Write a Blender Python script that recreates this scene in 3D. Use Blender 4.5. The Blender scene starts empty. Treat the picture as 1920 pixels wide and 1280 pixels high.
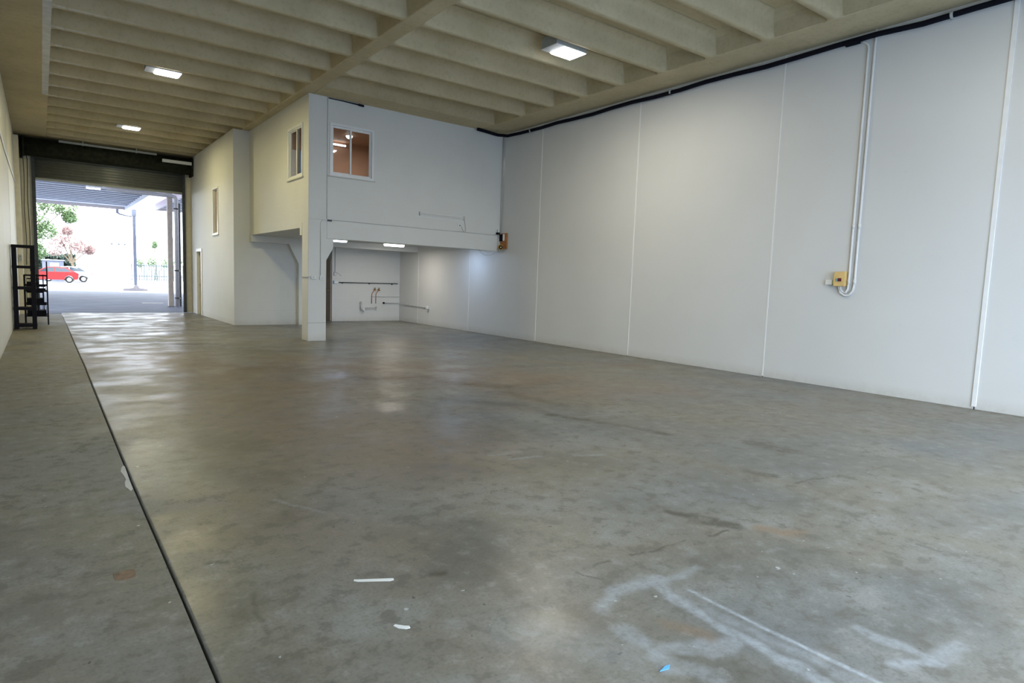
import bpy, bmesh, math, random
import numpy as np
from mathutils import Vector, Matrix
PI = math.pi
S = bpy.context.scene
C = S.collection

# ------------------------------------------------------------------ camera
cam_d = bpy.data.cameras.new('camera')
cam = bpy.data.objects.new('camera', cam_d)
C.objects.link(cam)
S.camera = cam
cam_d.sensor_width = 36.0
cam_d.lens = 36.0 * 1155.3 / 1920.0
cam_d.clip_start = 0.05
cam_d.clip_end = 600
Rv = Vector((0.79586138, -0.60443106, 0.03560555))
Uv = Vector((0.02973315, 0.09774926, 0.99476682))
Fv = Vector((0.60474838, 0.79063783, -0.0957665))
M = Matrix(((Rv.x, Uv.x, -Fv.x), (Rv.y, Uv.y, -Fv.y), (Rv.z, Uv.z, -Fv.z)))
cam.matrix_world = Matrix.Translation((0, 0, 1.5)) @ M.to_4x4()

# ------------------------------------------------------------------ view
S.view_settings.view_transform = 'Standard'
S.view_settings.look = 'None'
S.view_settings.exposure = 0.0
S.view_settings.gamma = 1.0
S.view_settings.use_curve_mapping = False

# ------------------------------------------------------------------ world
W = bpy.data.worlds.new('world')
S.world = W
W.use_nodes = True
bg = W.node_tree.nodes['Background']
bg.inputs[0].default_value = (0.86, 0.93, 1.0, 1)
bg.inputs[1].default_value = 7.0


def light(name, kind, loc, rot, energy, color, **kw):
    d = bpy.data.lights.new(name, kind)
    d.energy = energy
    d.color = color
    for k, v in kw.items():
        setattr(d, k, v)
    o = bpy.data.objects.new(name, d)
    C.objects.link(o)
    o.location = loc
    o.rotation_euler = rot
    return o


# sun over the yard, high and a little beyond the canopy
light('sun', 'SUN', (0, 60, 40), (math.radians(-22), math.radians(8), 0), 16.0, (1.0, 0.96, 0.9), angle=0.01)
# daylight coming through the second roller door behind the photographer
light('daylight_near_door', 'AREA', (4.75, -1.38, 1.6), (math.radians(90), 0, 0), 280.0, (0.40, 0.64, 1.0),
      shape='RECTANGLE', size=7.3, size_y=3.1)
LAMP_W, LAMP_LEFT, LAMP_RIGHT = 112.0, (1.0, 0.88, 0.42), (1.0, 0.94, 0.78)

# ------------------------------------------------------------------ dimensions
XL, XR, ZC, ZT = -0.555, 10.06, 5.45, 5.83
YN, YD = -1.3, 24.9           # near wall, roller door wall
D, XM, D2, XS, D3 = 13.84, 4.765, 18.70, 4.334, 19.80


# ------------------------------------------------------------------ materials
def new_mat(name):
    m = bpy.data.materials.new(name)
    m.use_nodes = True
    nt = m.node_tree
    return m, nt, nt.nodes['Principled BSDF']


def N(nt, t, **kw):
    n = nt.nodes.new(t)
    for k, v in kw.items():
        setattr(n, k, v)
    return n


def coords(nt):
    return N(nt, 'ShaderNodeTexCoord').outputs['Object']


def noise(nt, vec, scale, detail=4, rough=0.55, dist=0.0):
    n = N(nt, 'ShaderNodeTexNoise')
    n.inputs['Scale'].default_value = scale
    n.inputs['Detail'].default_value = detail
    n.inputs['Roughness'].default_value = rough
    n.inputs['Distortion'].default_value = dist
    nt.links.new(vec, n.inputs['Vector'])
    return n.outputs['Fac']


def ramp(nt, fac, stops):
    r = N(nt, 'ShaderNodeValToRGB')
    e = r.color_ramp.elements
    while len(e) < len(stops):
        e.new(0.5)
    for i, (p, c) in enumerate(stops):
        e[i].position = p
        e[i].color = tuple(c) + (1,) if not isinstance(c, (int, float)) else (c, c, c, 1)
    nt.links.new(fac, r.inputs[0])
    return r.outputs[0]


def mix(nt, fac, a, b, blend='MIX'):
    m = N(nt, 'ShaderNodeMix', data_type='RGBA', blend_type=blend)
    for s, v in ((0, fac), (6, a), (7, b)):
        if isinstance(v, (int, float)):
            m.inputs[s].default_value = v
        elif isinstance(v, (tuple, list)):
            m.inputs[s].default_value = tuple(v) + (1,)
        else:
            nt.links.new(v, m.inputs[s])
    return m.outputs[2]


def mth(nt, op, a, b=None, c=None, clamp=False):
    m = N(nt, 'ShaderNodeMath', operation=op)
    m.use_clamp = clamp
    for i, v in enumerate((a, b, c)):
        if v is None:
            continue
        if isinstance(v, (int, float)):
            m.inputs[i].default_value = v
        else:
            nt.links.new(v, m.inputs[i])
    return m.outputs[0]


def bump(nt, b, h, strength, dist=0.01):
    n = N(nt, 'ShaderNodeBump')
    n.inputs['Strength'].default_value = strength
    n.inputs['Distance'].default_value = dist
    nt.links.new(h, n.inputs['Height'])
    nt.links.new(n.outputs[0], b.inputs['Normal'])


def plain(name, col, rough=0.5, metal=0.0, vary=0.08, scale=8.0, emit=None, estr=0.0):
    m, nt, b = new_mat(name)
    v = noise(nt, coords(nt), scale)
    lo = tuple(max(0, c * (1 - vary)) for c in col)
    hi = tuple(min(1, c * (1 + vary)) for c in col)
    nt.links.new(ramp(nt, v, [(0.3, lo), (0.7, hi)]), b.inputs['Base Color'])
    b.inputs['Roughness'].default_value = rough
    b.inputs['Metallic'].default_value = metal
    if emit:
        b.inputs['Emission Color'].default_value = emit + (1,)
        b.inputs['Emission Strength'].default_value = estr
    return m


def painted(name, col, brick=None, dirt=0.05, rough=0.55):
    """painted masonry or precast: slight blotches, scuffs near the floor; optional block courses in relief"""
    m, nt, b = new_mat(name)
    v = coords(nt)
    n1 = noise(nt, v, 0.7, 3)
    n2 = noise(nt, v, 9, 6, 0.65)
    c = ramp(nt, n1, [(0.3, tuple(x * (1 - dirt) for x in col)), (0.7, tuple(min(1, x * (1 + dirt * 0.5)) for x in col))])
    c = mix(nt, ramp(nt, n2, [(0.62, 0.0), (0.8, 0.25)]), c, tuple(x * 0.8 for x in col))
    # small marks
    n3 = noise(nt, v, 3.3, 8, 0.75, 0.4)
    c = mix(nt, ramp(nt, n3, [(0.70, 0.0), (0.76, 0.35)]), c, (0.30, 0.28, 0.24))
    # splash dirt just above the floor
    sep = N(nt, 'ShaderNodeSeparateXYZ')
    nt.links.new(v, sep.inputs[0])
    low = mth(nt, 'SUBTRACT', 1.0, mth(nt, 'DIVIDE', sep.outputs[2], 0.18), clamp=True)
    low = mth(nt, 'MULTIPLY', low, mth(nt, 'MULTIPLY', n2, 0.6))
    c = mix(nt, low, c, (0.36, 0.32, 0.24))
    nt.links.new(c, b.inputs['Base Color'])
    b.inputs['Roughness'].default_value = rough
    h = mth(nt, 'MULTIPLY', n2, 0.25)
    if brick:
        ax = brick
        cmb = N(nt, 'ShaderNodeCombineXYZ')
        nt.links.new(sep.outputs['X' if ax == 'x' else 'Y'], cmb.inputs[0])
        nt.links.new(sep.outputs['Z'], cmb.inputs[1])
        bt = N(nt, 'ShaderNodeTexBrick')
        bt.inputs['Scale'].default_value = 1.0
        bt.inputs['Brick Width'].default_value = 0.4
        bt.inputs['Row Height'].default_value = 0.2
        bt.inputs['Mortar Size'].default_value = 0.006
        bt.inputs['Mortar Smooth'].default_value = 0.5
        nt.links.new(cmb.outputs[0], bt.inputs['Vector'])
        h = mth(nt, 'SUBTRACT', h, mth(nt, 'MULTIPLY', bt.outputs['Fac'], 0.35))
    bump(nt, b, h, 0.35, 0.01)
    return m


def floor_mat(name, marks=True, warm=1.0, gloss=0.34):
    m, nt, b = new_mat(name)
    v = coords(nt)
    big = noise(nt, v, 0.28, 3, 0.5)
    mid = noise(nt, v, 1.3, 6, 0.62, 0.0)
    fine = noise(nt, v, 7.0, 8, 0.7, 0.0)
    grit = noise(nt, v, 60.0, 3, 0.6)
    c = ramp(nt, big, [(0.36, (0.158, 0.166, 0.162)), (0.50, (0.195, 0.178, 0.137)), (0.64, (0.180, 0.184, 0.176))])
    c = mix(nt, ramp(nt, mid, [(0.36, 0.55), (0.50, 0.0)]), c, (0.100, 0.096, 0.080))
    c = mix(nt, ramp(nt, mid, [(0.53, 0.0), (0.62, 0.55)]), c, (0.260, 0.255, 0.232))
    c = mix(nt, ramp(nt, fine, [(0.40, 0.6), (0.48, 0.0)]), c, (0.105, 0.095, 0.072))
    c = mix(nt, ramp(nt, fine, [(0.54, 0.0), (0.64, 0.45)]), c, (0.290, 0.285, 0.262))
    c = mix(nt, ramp(nt, grit, [(0.35, 0.3), (0.5, 0.0)]), c, (0.08, 0.075, 0.06))
    # speckles of old paint and dropped grease
    sp = noise(nt, v, 16.0, 2, 0.5)
    c = mix(nt, ramp(nt, sp, [(0.245, 0.7), (0.26, 0.0)]), c, (0.04, 0.038, 0.03))
    c = mix(nt, ramp(nt, sp, [(0.745, 0.0), (0.76, 0.7)]), c, (0.50, 0.51, 0.50))
    rgh = mth(nt, 'ADD', mth(nt, 'MULTIPLY', mth(nt, 'SUBTRACT', mid, 0.5), 1.0), gloss + 0.06)
    rgh = mth(nt, 'MAXIMUM', rgh, 0.29)
    b.inputs['Specular IOR Level'].default_value = 0.38
    if marks:
        at = N(nt, 'ShaderNodeAttribute', attribute_name='wear_and_lamp_tint')
        sp3 = N(nt, 'ShaderNodeSeparateColor')
        nt.links.new(at.outputs['Color'], sp3.inputs[0])
        smear, dark0, rust_and_tint0 = sp3.outputs
        broken = ramp(nt, noise(nt, v, 22, 5, 0.7), [(0.36, 0.35), (0.6, 1.0)])
        smear = mth(nt, 'MULTIPLY', smear, broken)
        c = mix(nt, smear, c, (0.40, 0.43, 0.45))
        rgh = mth(nt, 'ADD', rgh, mth(nt, 'MULTIPLY', smear, 0.15))
        dark = mth(nt, 'MULTIPLY', dark0, ramp(nt, noise(nt, v, 11, 6, 0.75), [(0.38, 0.15), (0.50, 1.0)]))
        c = mix(nt, dark, c, (0.06, 0.052, 0.035))
        c = mix(nt, mth(nt, 'MULTIPLY', rust_and_tint0, ramp(nt, fine, [(0.35, 0.2), (0.6, 1.0)])), c, (0.23, 0.13, 0.055))  # brown of rust and dirt, with the yellow lamp tint painted in
    nt.links.new(c, b.inputs['Base Color'])
    nt.links.new(rgh, b.inputs['Roughness'])
    h = mth(nt, 'ADD', mth(nt, 'MULTIPLY', mid, 0.6), mth(nt, 'MULTIPLY', fine, 0.25))
    bump(nt, b, h, 0.10, 0.004)
    return m


SMEARS = [  # x1 y1 x2 y2 half-width soft strength : trowelled patches and old line residue
    (2.02, 1.91, 2.20, 1.97, 0.035, 0.03, 0.55), (2.20, 1.97, 2.50, 1.93, 0.045, 0.03, 0.55), (2.50, 1.93, 2.78, 1.90, 0.03, 0.03, 0.4),
    (2.43, 1.90, 2.37, 1.41, 0.032, 0.02, 0.6), (2.37, 1.41, 2.35, 0.85, 0.036, 0.02, 0.6),
    (2.53, 1.78, 2.53, 1.36, 0.010, 0.008, 0.9, True), (2.53, 1.36, 2.55, 0.80, 0.012, 0.008, 0.9, True),
    (2.46, 1.60, 2.47, 0.85, 0.03, 0.03, 0.3),
    (1.97, 1.74, 1.96, 1.42, 0.045, 0.03, 0.5), (2.04, 1.50, 2.33, 1.37, 0.05, 0.03, 0.5), (1.96, 1.42, 2.05, 1.30, 0.04, 0.03, 0.4),
    (2.90, 1.10, 2.92, 0.84, 0.035, 0.02, 0.5), (2.92, 0.86, 3.12, 0.80, 0.04, 0.03, 0.4), (2.72, 0.90, 2.90, 0.84, 0.03, 0.02, 0.5),
    (1.10, 1.75, 1.35, 1.60, 0.12, 0.08, 0.22), (1.55, 2.0, 1.9, 1.55, 0.10, 0.08, 0.22),
    (3.05, 4.25, 3.35, 4.20, 0.02, 0.015, 0.5), (3.12, 4.05, 3.42, 4.0, 0.02, 0.015, 0.6), (3.70, 3.85, 3.95, 3.75, 0.02, 0.015, 0.5),
    (4.9, 5.0, 5.2, 4.9, 0.02, 0.02, 0.3), (1.2, 4.1, 1.4, 3.7, 0.01, 0.008, 0.5),
    (5.7, 4.5, 6.0, 4.42, 0.012, 0.008, 0.6), (7.10, 4.05, 7.35, 3.95, 0.014, 0.008, 0.7, True),
]
DARKS = [
    (4.60, 5.25, 4.80, 4.85, 0.05, 0.04, 0.8), (4.80, 4.85, 5.00, 4.30, 0.06, 0.05, 0.8), (4.98, 4.30, 5.05, 3.95, 0.05, 0.04, 0.7),
    (3.30, 2.52, 3.47, 2.28, 0.03, 0.02, 0.9), (3.40, 2.30, 3.50, 2.12, 0.05, 0.03, 0.8),
    (2.31, 2.242, 2.42, 2.225, 0.008, 0.006, 0.9), (2.60, 2.205, 2.84, 2.183, 0.008, 0.006, 0.9), (2.86, 2.18, 3.02, 2.165, 0.006, 0.005, 0.7),
    (3.20, 2.14, 3.39, 2.126, 0.010, 0.006, 0.9), (4.70, 2.394, 5.2, 2.30, 0.009, 0.006, 0.7), (5.6, 2.24, 6.09, 2.152, 0.008, 0.006, 0.6),
    (2.18, 2.24, 2.24, 2.10, 0.007, 0.005, 0.8),
    (3.7, 8.6, 4.6, 8.2, 0.16, 0.14, 0.7), (4.4, 7.9, 5.3, 7.0, 0.16, 0.14, 0.65), (2.4, 10.2, 3.2, 9.8, 0.2, 0.16, 0.6),
    (0.9, 14.8, 1.9, 14.5, 0.22, 0.14, 0.8), (1.2, 17.2, 2.4, 16.6, 0.3, 0.2, 0.6), (1.6, 14.1, 2.8, 13.9, 0.16, 0.12, 0.6),
    (5.0, 6.6, 5.1, 5.6, 0.10, 0.1, 0.6), (4.0, 6.6, 4.6, 5.9, 0.12, 0.1, 0.5), (5.3, 6.9, 6.4, 7.2, 0.2, 0.18, 0.3),
    (5.55, 3.30, 5.62, 2.95, 0.10, 0.07, 0.6), (4.6, 2.75, 4.7, 2.6, 0.04, 0.03, 0.7),
    (0.63, 3.35, 0.72, 3.33, 0.02, 0.015, 0.7), (0.70, 2.55, 0.75, 2.9, 0.012, 0.01, 0.5),
    (6.6, 8.7, 7.8, 8.4, 0.12, 0.1, 0.35), (3.1, 12.4, 4.6, 12.0, 0.2, 0.2, 0.4), (0.8, 2.05, 0.86, 2.0, 0.03, 0.02, 0.8),
    (1.55, 2.62, 1.62, 2.6, 0.025, 0.02, 0.8), (5.9, 5.6, 6.3, 5.3, 0.05, 0.04, 0.4),
]
RUSTS_AND_LAMP_TINT = [  # small rust marks; broad soft strokes paint brown dirt plus yellow lamp tint
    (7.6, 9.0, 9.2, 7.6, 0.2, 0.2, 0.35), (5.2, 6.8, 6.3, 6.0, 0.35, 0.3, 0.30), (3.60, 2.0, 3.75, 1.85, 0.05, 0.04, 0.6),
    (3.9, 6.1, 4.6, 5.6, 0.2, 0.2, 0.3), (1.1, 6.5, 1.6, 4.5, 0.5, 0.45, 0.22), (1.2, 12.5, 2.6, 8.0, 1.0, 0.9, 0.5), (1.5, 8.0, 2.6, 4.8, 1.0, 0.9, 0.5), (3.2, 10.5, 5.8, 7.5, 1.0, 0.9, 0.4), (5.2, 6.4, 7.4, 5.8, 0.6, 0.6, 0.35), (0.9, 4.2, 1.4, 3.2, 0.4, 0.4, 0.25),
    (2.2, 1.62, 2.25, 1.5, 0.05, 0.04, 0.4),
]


def slab_left_mat():
    m = floor_mat('floor_concrete_strip', marks=False, gloss=0.50)
    return m


def concrete_ceiling():
    m, nt, b = new_mat('ceiling_concrete')
    v = coords(nt)
    n1 = noise(nt, v, 1.1, 5, 0.6)
    n2 = noise(nt, v, 12, 6, 0.7)
    c = ramp(nt, n1, [(0.3, (0.45, 0.375, 0.22)), (0.7, (0.56, 0.475, 0.30))])
    c = mix(nt, ramp(nt, n2, [(0.35, 0.4), (0.5, 0.0)]), c, (0.35, 0.29, 0.17))
    n3 = noise(nt, v, 5, 8, 0.8)
    c = mix(nt, ramp(nt, n3, [(0.70, 0.0), (0.74, 0.6)]), c, (0.16, 0.12, 0.07))
    # white overspray on the rib soffits next to the painted strip
    gp = N(nt, 'ShaderNodeNewGeometry').outputs['Position']
    sx = N(nt, 'ShaderNodeSeparateXYZ')
    nt.links.new(gp, sx.inputs[0])
    fx = N(nt, 'ShaderNodeMapRange')
    fx.inputs[1].default_value, fx.inputs[2].default_value, fx.inputs[3].default_value, fx.inputs[4].default_value = 0.3, 1.9, 0.75, 0.0
    nt.links.new(sx.outputs[0], fx.inputs[0])
    msk = mth(nt, 'MULTIPLY', fx.outputs[0], mth(nt, 'LESS_THAN', sx.outputs[2], 5.462))
    msk = mth(nt, 'MULTIPLY', msk, mth(nt, 'LESS_THAN', sx.outputs[1], 18.5))
    msk = mth(nt, 'MULTIPLY', msk, mth(nt, 'GREATER_THAN', sx.outputs[0], 0.2))
    msk = mth(nt, 'MULTIPLY', msk, ramp(nt, n2, [(0.4, 0.3), (0.55, 1.0)]))
    c = mix(nt, msk, c, (0.62, 0.61, 0.58))
    nt.links.new(c, b.inputs['Base Color'])
    b.inputs['Roughness'].default_value = 0.8
    bump(nt, b, n2, 0.3, 0.006)
    return m


def glass_mat(name='window_glass', tint=(0.92, 0.95, 0.95)):
    m = bpy.data.materials.new(name)
    m.use_nodes = True
    nt = m.node_tree
    nt.nodes.remove(nt.nodes['Principled BSDF'])
    tr = N(nt, 'ShaderNodeBsdfTransparent')
    tr.inputs[0].default_value = tint + (1,)
    gl = N(nt, 'ShaderNodeBsdfGlossy')
    gl.inputs['Roughness'].default_value = 0.02
    fr = N(nt, 'ShaderNodeLayerWeight')
    fr.inputs[0].default_value = 0.5
    fac = mth(nt, 'ADD', mth(nt, 'MULTIPLY', mth(nt, 'POWER', fr.outputs['Facing'], 5.0), 0.6), 0.025)
    mx = N(nt, 'ShaderNodeMixShader')
    nt.links.new(fac, mx.inputs[0])
    nt.links.new(tr.outputs[0], mx.inputs[1])
    nt.links.new(gl.outputs[0], mx.inputs[2])
    nt.links.new(mx.outputs[0], nt.nodes['Material Output'].inputs[0])
    return m


WHITE = (0.66, 0.66, 0.625)
MT = dict(
    floor=floor_mat('floor_concrete'),
    strip=slab_left_mat(),
    joint=plain('joint_black', (0.02, 0.018, 0.016), 0.8),
    filler=plain('filler_white', (0.62, 0.60, 0.55), 0.8),
    ceil=concrete_ceiling(),
    ceilpaint=plain('overspray_white', (0.66, 0.66, 0.66), 0.7, vary=0.15, scale=5),
    wall=painted('wall_paint', WHITE),
    panel=painted('panel_paint', (0.67, 0.67, 0.65), dirt=0.03, rough=0.5),
    wallx=painted('block_paint_x', WHITE, 'x'),
    wally=painted('block_paint_y', WHITE, 'y'),
    bead=plain('sealant', (0.80, 0.80, 0.78), 0.5, vary=0.03),
    cream=plain('cream_paint', (0.60, 0.56, 0.44), 0.6),
    black=plain('black_rubber', (0.006, 0.006, 0.012), 0.45),
    blackplastic=plain('black_plastic', (0.008, 0.008, 0.012), 0.5),
    darksteel=plain('dark_steel', (0.035, 0.038, 0.035), 0.45, 0.4, 0.25),
    curtain=plain('roller_steel', (0.17, 0.175, 0.15), 0.4, 0.3, 0.1),
    drum=plain('roller_drum', (0.022, 0.024, 0.016), 0.6, 0.2, 0.4),
    whitemetal=plain('white_enamel', (0.74, 0.75, 0.75), 0.35, vary=0.03),
    greymetal=plain('grey_enamel', (0.30, 0.32, 0.30), 0.4, vary=0.05),
    pvc=plain('pvc_grey', (0.50, 0.50, 0.48), 0.4),
    pvcwhite=plain('pvc_white', (0.74, 0.74, 0.72), 0.35, vary=0.04),
    copper=plain('copper', (0.42, 0.16, 0.09), 0.35, 0.7, 0.2),
    brass=plain('brass', (0.42, 0.26, 0.08), 0.35, 0.8, 0.2),
    orange=plain('orange_board', (0.38, 0.15, 0.04), 0.5, vary=0.2),
    yellow=plain('yellow_box', (0.72, 0.50, 0.20), 0.45, vary=0.08),
    lime=plain('pale_green_plastic', (0.62, 0.68, 0.32), 0.5),
    red=plain('dark_red', (0.12, 0.01, 0.03), 0.4),
    teal=plain('teal_label', (0.20, 0.38, 0.36), 0.4),
    lampglow=plain('lamp_glow', (0.9, 0.9, 0.9), 0.4, emit=(0.95, 0.97, 1.0), estr=20.0),
    blueglow=plain('lamp_glow_blue', (0.9, 0.9, 0.9), 0.4, emit=(0.62, 0.72, 1.0), estr=7.0),
    warmglow=plain('lamp_glow_warm', (0.9, 0.9, 0.9), 0.4, emit=(1.0, 0.95, 0.9), estr=7.0),
    glass=glass_mat(),
    tanpane=plain('tan_pane', (0.36, 0.28, 0.25), 0.15, vary=0.1, scale=2),
    salmon=plain('salmon_paint', (0.50, 0.29, 0.20), 0.6, vary=0.06, scale=1.5),
    salmonceil=plain('salmon_ceiling', (0.44, 0.26, 0.18), 0.6, vary=0.05, scale=1.5),
    carpet=plain('upstairs_floor', (0.25, 0.2, 0.16), 0.9),
    board=plain('white_board', (0.80, 0.80, 0.76), 0.4, vary=0.02),
    blueboard=plain('pale_blue_board', (0.32, 0.50, 0.68), 0.4, vary=0.03),
    tandoor=plain('tan_door', (0.52, 0.42, 0.27), 0.45, vary=0.06),
    beigedoor=plain('beige_door', (0.52, 0.43, 0.34), 0.5, vary=0.05),
    yard=plain('yard_concrete', (0.115, 0.135, 0.185), 0.7, vary=0.22, scale=0.9),
    canopy=plain('canopy_sheet', (0.66, 0.68, 0.74), 0.5, vary=0.04),
    purlin=plain('purlin_steel', (0.20, 0.22, 0.28), 0.5, vary=0.1),
    fascia=plain('fascia_steel', (0.42, 0.38, 0.38), 0.5, vary=0.06),
    post=plain('post_paint', (0.42, 0.37, 0.34), 0.5, vary=0.12),
    pipeblue=plain('downpipe_grey', (0.34, 0.34, 0.38), 0.5),
    carred=plain('car_red', (0.50, 0.02, 0.02), 0.3, vary=0.02),
    carwhite=plain('car_silver', (0.6, 0.61, 0.63), 0.3, vary=0.02),
    carglass=plain('car_glass', (0.05, 0.07, 0.09), 0.08),
    tyre=plain('tyre', (0.02, 0.02, 0.02), 0.8),
    bark=plain('bark', (0.20, 0.15, 0.10), 0.9, vary=0.3),
    leaf=plain('leaf_green', (0.10, 0.17, 0.06), 0.6, vary=0.4, scale=1.5),
    pink=plain('leaf_pink', (0.26, 0.16, 0.15), 0.7, vary=0.35, scale=1.5),
    hedge=plain('hedge_leaf', (0.02, 0.045, 0.03), 0.8, vary=0.4, scale=2),
    farwall=plain('far_render', (0.80, 0.80, 0.82), 0.8, vary=0.02),
    fargrey=plain('far_grey', (0.16, 0.18, 0.24), 0.7, vary=0.1),
    fence=plain('fence_green', (0.07, 0.11, 0.11), 0.6),
)

for k_ in ('black', 'blackplastic', 'drum'):
    b_ = MT[k_].node_tree.nodes['Principled BSDF']
    b_.inputs['Specular IOR Level'].default_value = 0.12
    b_.inputs['Roughness'].default_value = 0.7


# ------------------------------------------------------------------ mesh helpers
class MB:
    def __init__(s):
        s.v, s.f = [], []

    def add(s, vs, fs):
        o = len(s.v)
        s.v += [tuple(v) for v in vs]
        s.f += [tuple(i + o for i in f) for f in fs]
        return s

    def box(s, x0, x1, y0, y1, z0, z1):
        vs = [(x, y, z) for x in (x0, x1) for y in (y0, y1) for z in (z0, z1)]
        return s.add(vs, [(0, 1, 3, 2), (4, 6, 7, 5), (0, 4, 5, 1), (2, 3, 7, 6), (0, 2, 6, 4), (1, 5, 7, 3)])

    def prism(s, pts, axis, a, b):
        """pts 2D outline extruded along axis from a to b; axis x -> pts (y,z), y -> (x,z), z -> (x,y)"""
        def p(q, t):
            return {'x': (t, q[0], q[1]), 'y': (q[0], t, q[1]), 'z': (q[0], q[1], t)}[axis]
        n = len(pts)
        vs = [p(q, a) for q in pts] + [p(q, b) for q in pts]
        fs = [tuple(range(n)), tuple(range(2 * n - 1, n - 1, -1))] + [(i, (i + 1) % n, n + (i + 1) % n, n + i) for i in range(n)]
        return s.add(vs, fs)

    def tube(s, pts, r, n=10, cap=True):
        pts = [Vector(p) for p in pts]
        rs = r if isinstance(r, (list, tuple)) else [r] * len(pts)
        vs, fs = [], []
        prev = None
        for i, p in enumerate(pts):
            t = (pts[min(i + 1, len(pts) - 1)] - pts[max(i - 1, 0)]).normalized()
            if prev is None:
                a = t.orthogonal().normalized()
            else:
                a = (prev - t * prev.dot(t)).normalized()
            prev = a
            bb = t.cross(a)
            for k in range(n):
                w = 2 * PI * k / n
                vs.append(p + (a * math.cos(w) + bb * math.sin(w)) * rs[i])
        for i in range(len(pts) - 1):
            for k in range(n):
                k2 = (k + 1) % n
                fs.append((i * n + k, i * n + k2, (i + 1) * n + k2, (i + 1) * n + k))
        if cap:
            fs.append(tuple(range(n - 1, -1, -1)))
            fs.append(tuple((len(pts) - 1) * n + k for k in range(n)))
        return s.add(vs, fs)

    def obj(s, name, mat, parent=None, smooth=False, bevel=0.0, **props):
        me = bpy.data.meshes.new(name)
        me.from_pydata(s.v, [], s.f)
        bm = bmesh.new()
        bm.from_mesh(me)
        bmesh.ops.recalc_face_normals(bm, faces=bm.faces)
        bm.to_mesh(me)
        bm.free()
        me.materials.append(mat)
        o = bpy.data.objects.new(name, me)
        C.objects.link(o)
        if parent:
            o.parent = parent
        if smooth:
            for p in me.polygons:
                p.use_smooth = len(p.vertices) == 4
        if bevel:
            b = o.modifiers.new('bevel', 'BEVEL')
            b.width = bevel
            b.segments = 2
            b.limit_method = 'ANGLE'
        for k, v in props.items():
            o[k] = v
        return o


def arc(cx, cy, r, a0, a1, n=6):
    return [(cx + r * math.cos(math.radians(a0 + (a1 - a0) * i / n)), cy + r * math.sin(math.radians(a0 + (a1 - a0) * i / n))) for i in range(n + 1)]


def struct(o, label=None):
    o['kind'] = 'structure'
    if label:
        o['label'] = label
    return o


def sempty(name, label, loc=(0, 0, 0)):
    o = bpy.data.objects.new(name, None)
    C.objects.link(o)
    o.location = loc
    return struct(o, label)


def thing(name, label, cat, loc=(0, 0, 0), group=None):
    o = bpy.data.objects.new(name, None)
    C.objects.link(o)
    o.location = loc
    o['label'] = label
    o['category'] = cat
    if group:
        o['group'] = group
    return o


def tag(o, label, cat, group=None):
    o['label'] = label
    o['category'] = cat
    if group:
        o['group'] = group
    return o


# parts of a thing whose Empty stands at loc are modelled in world coordinates and shifted
def part(root, name, mb, mat, parent=None, **kw):
    L = root.location
    mb.v = [(x - L.x, y - L.y, z - L.z) for x, y, z in mb.v]
    return mb.obj(name, mat, parent or root, **kw)


def box(*a):
    return MB().box(*a)


# ================================================================== SETTING
# ---- floor: two slabs with an open joint between them
fl = struct(box(XL - 0.2, XR + 0.2, YN - 0.2, 24.65, -0.25, -0.10).obj('floor', MT['joint']), 'grey stained concrete warehouse floor with an open joint')
jl = [(0.462, YN), (0.466, 3.0), (0.457, 5.0), (0.463, 8.0), (0.468, 10.2), (0.474, 11.0), (0.468, 14.0), (0.472, 19.0), (0.470, 24.05)]
jr = [(x + 0.014, y) for x, y in jl]
jr[-1] = (0.486, 24.52)
MB().prism([(XL, YN)] + jl + [(XL, 24.02)], 'z', -0.10, 0.0).obj('slab', MT['strip'], fl, label='narrow duller slab along the left wall')


def axis_steps(*runs):
    out = [runs[0][0]]
    for (a_, b_, st) in runs:
        n_ = max(1, round((b_ - a_) / st))
        out += [a_ + (b_ - a_) * (i + 1) / n_ for i in range(n_)]
    return np.array(out)


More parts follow.
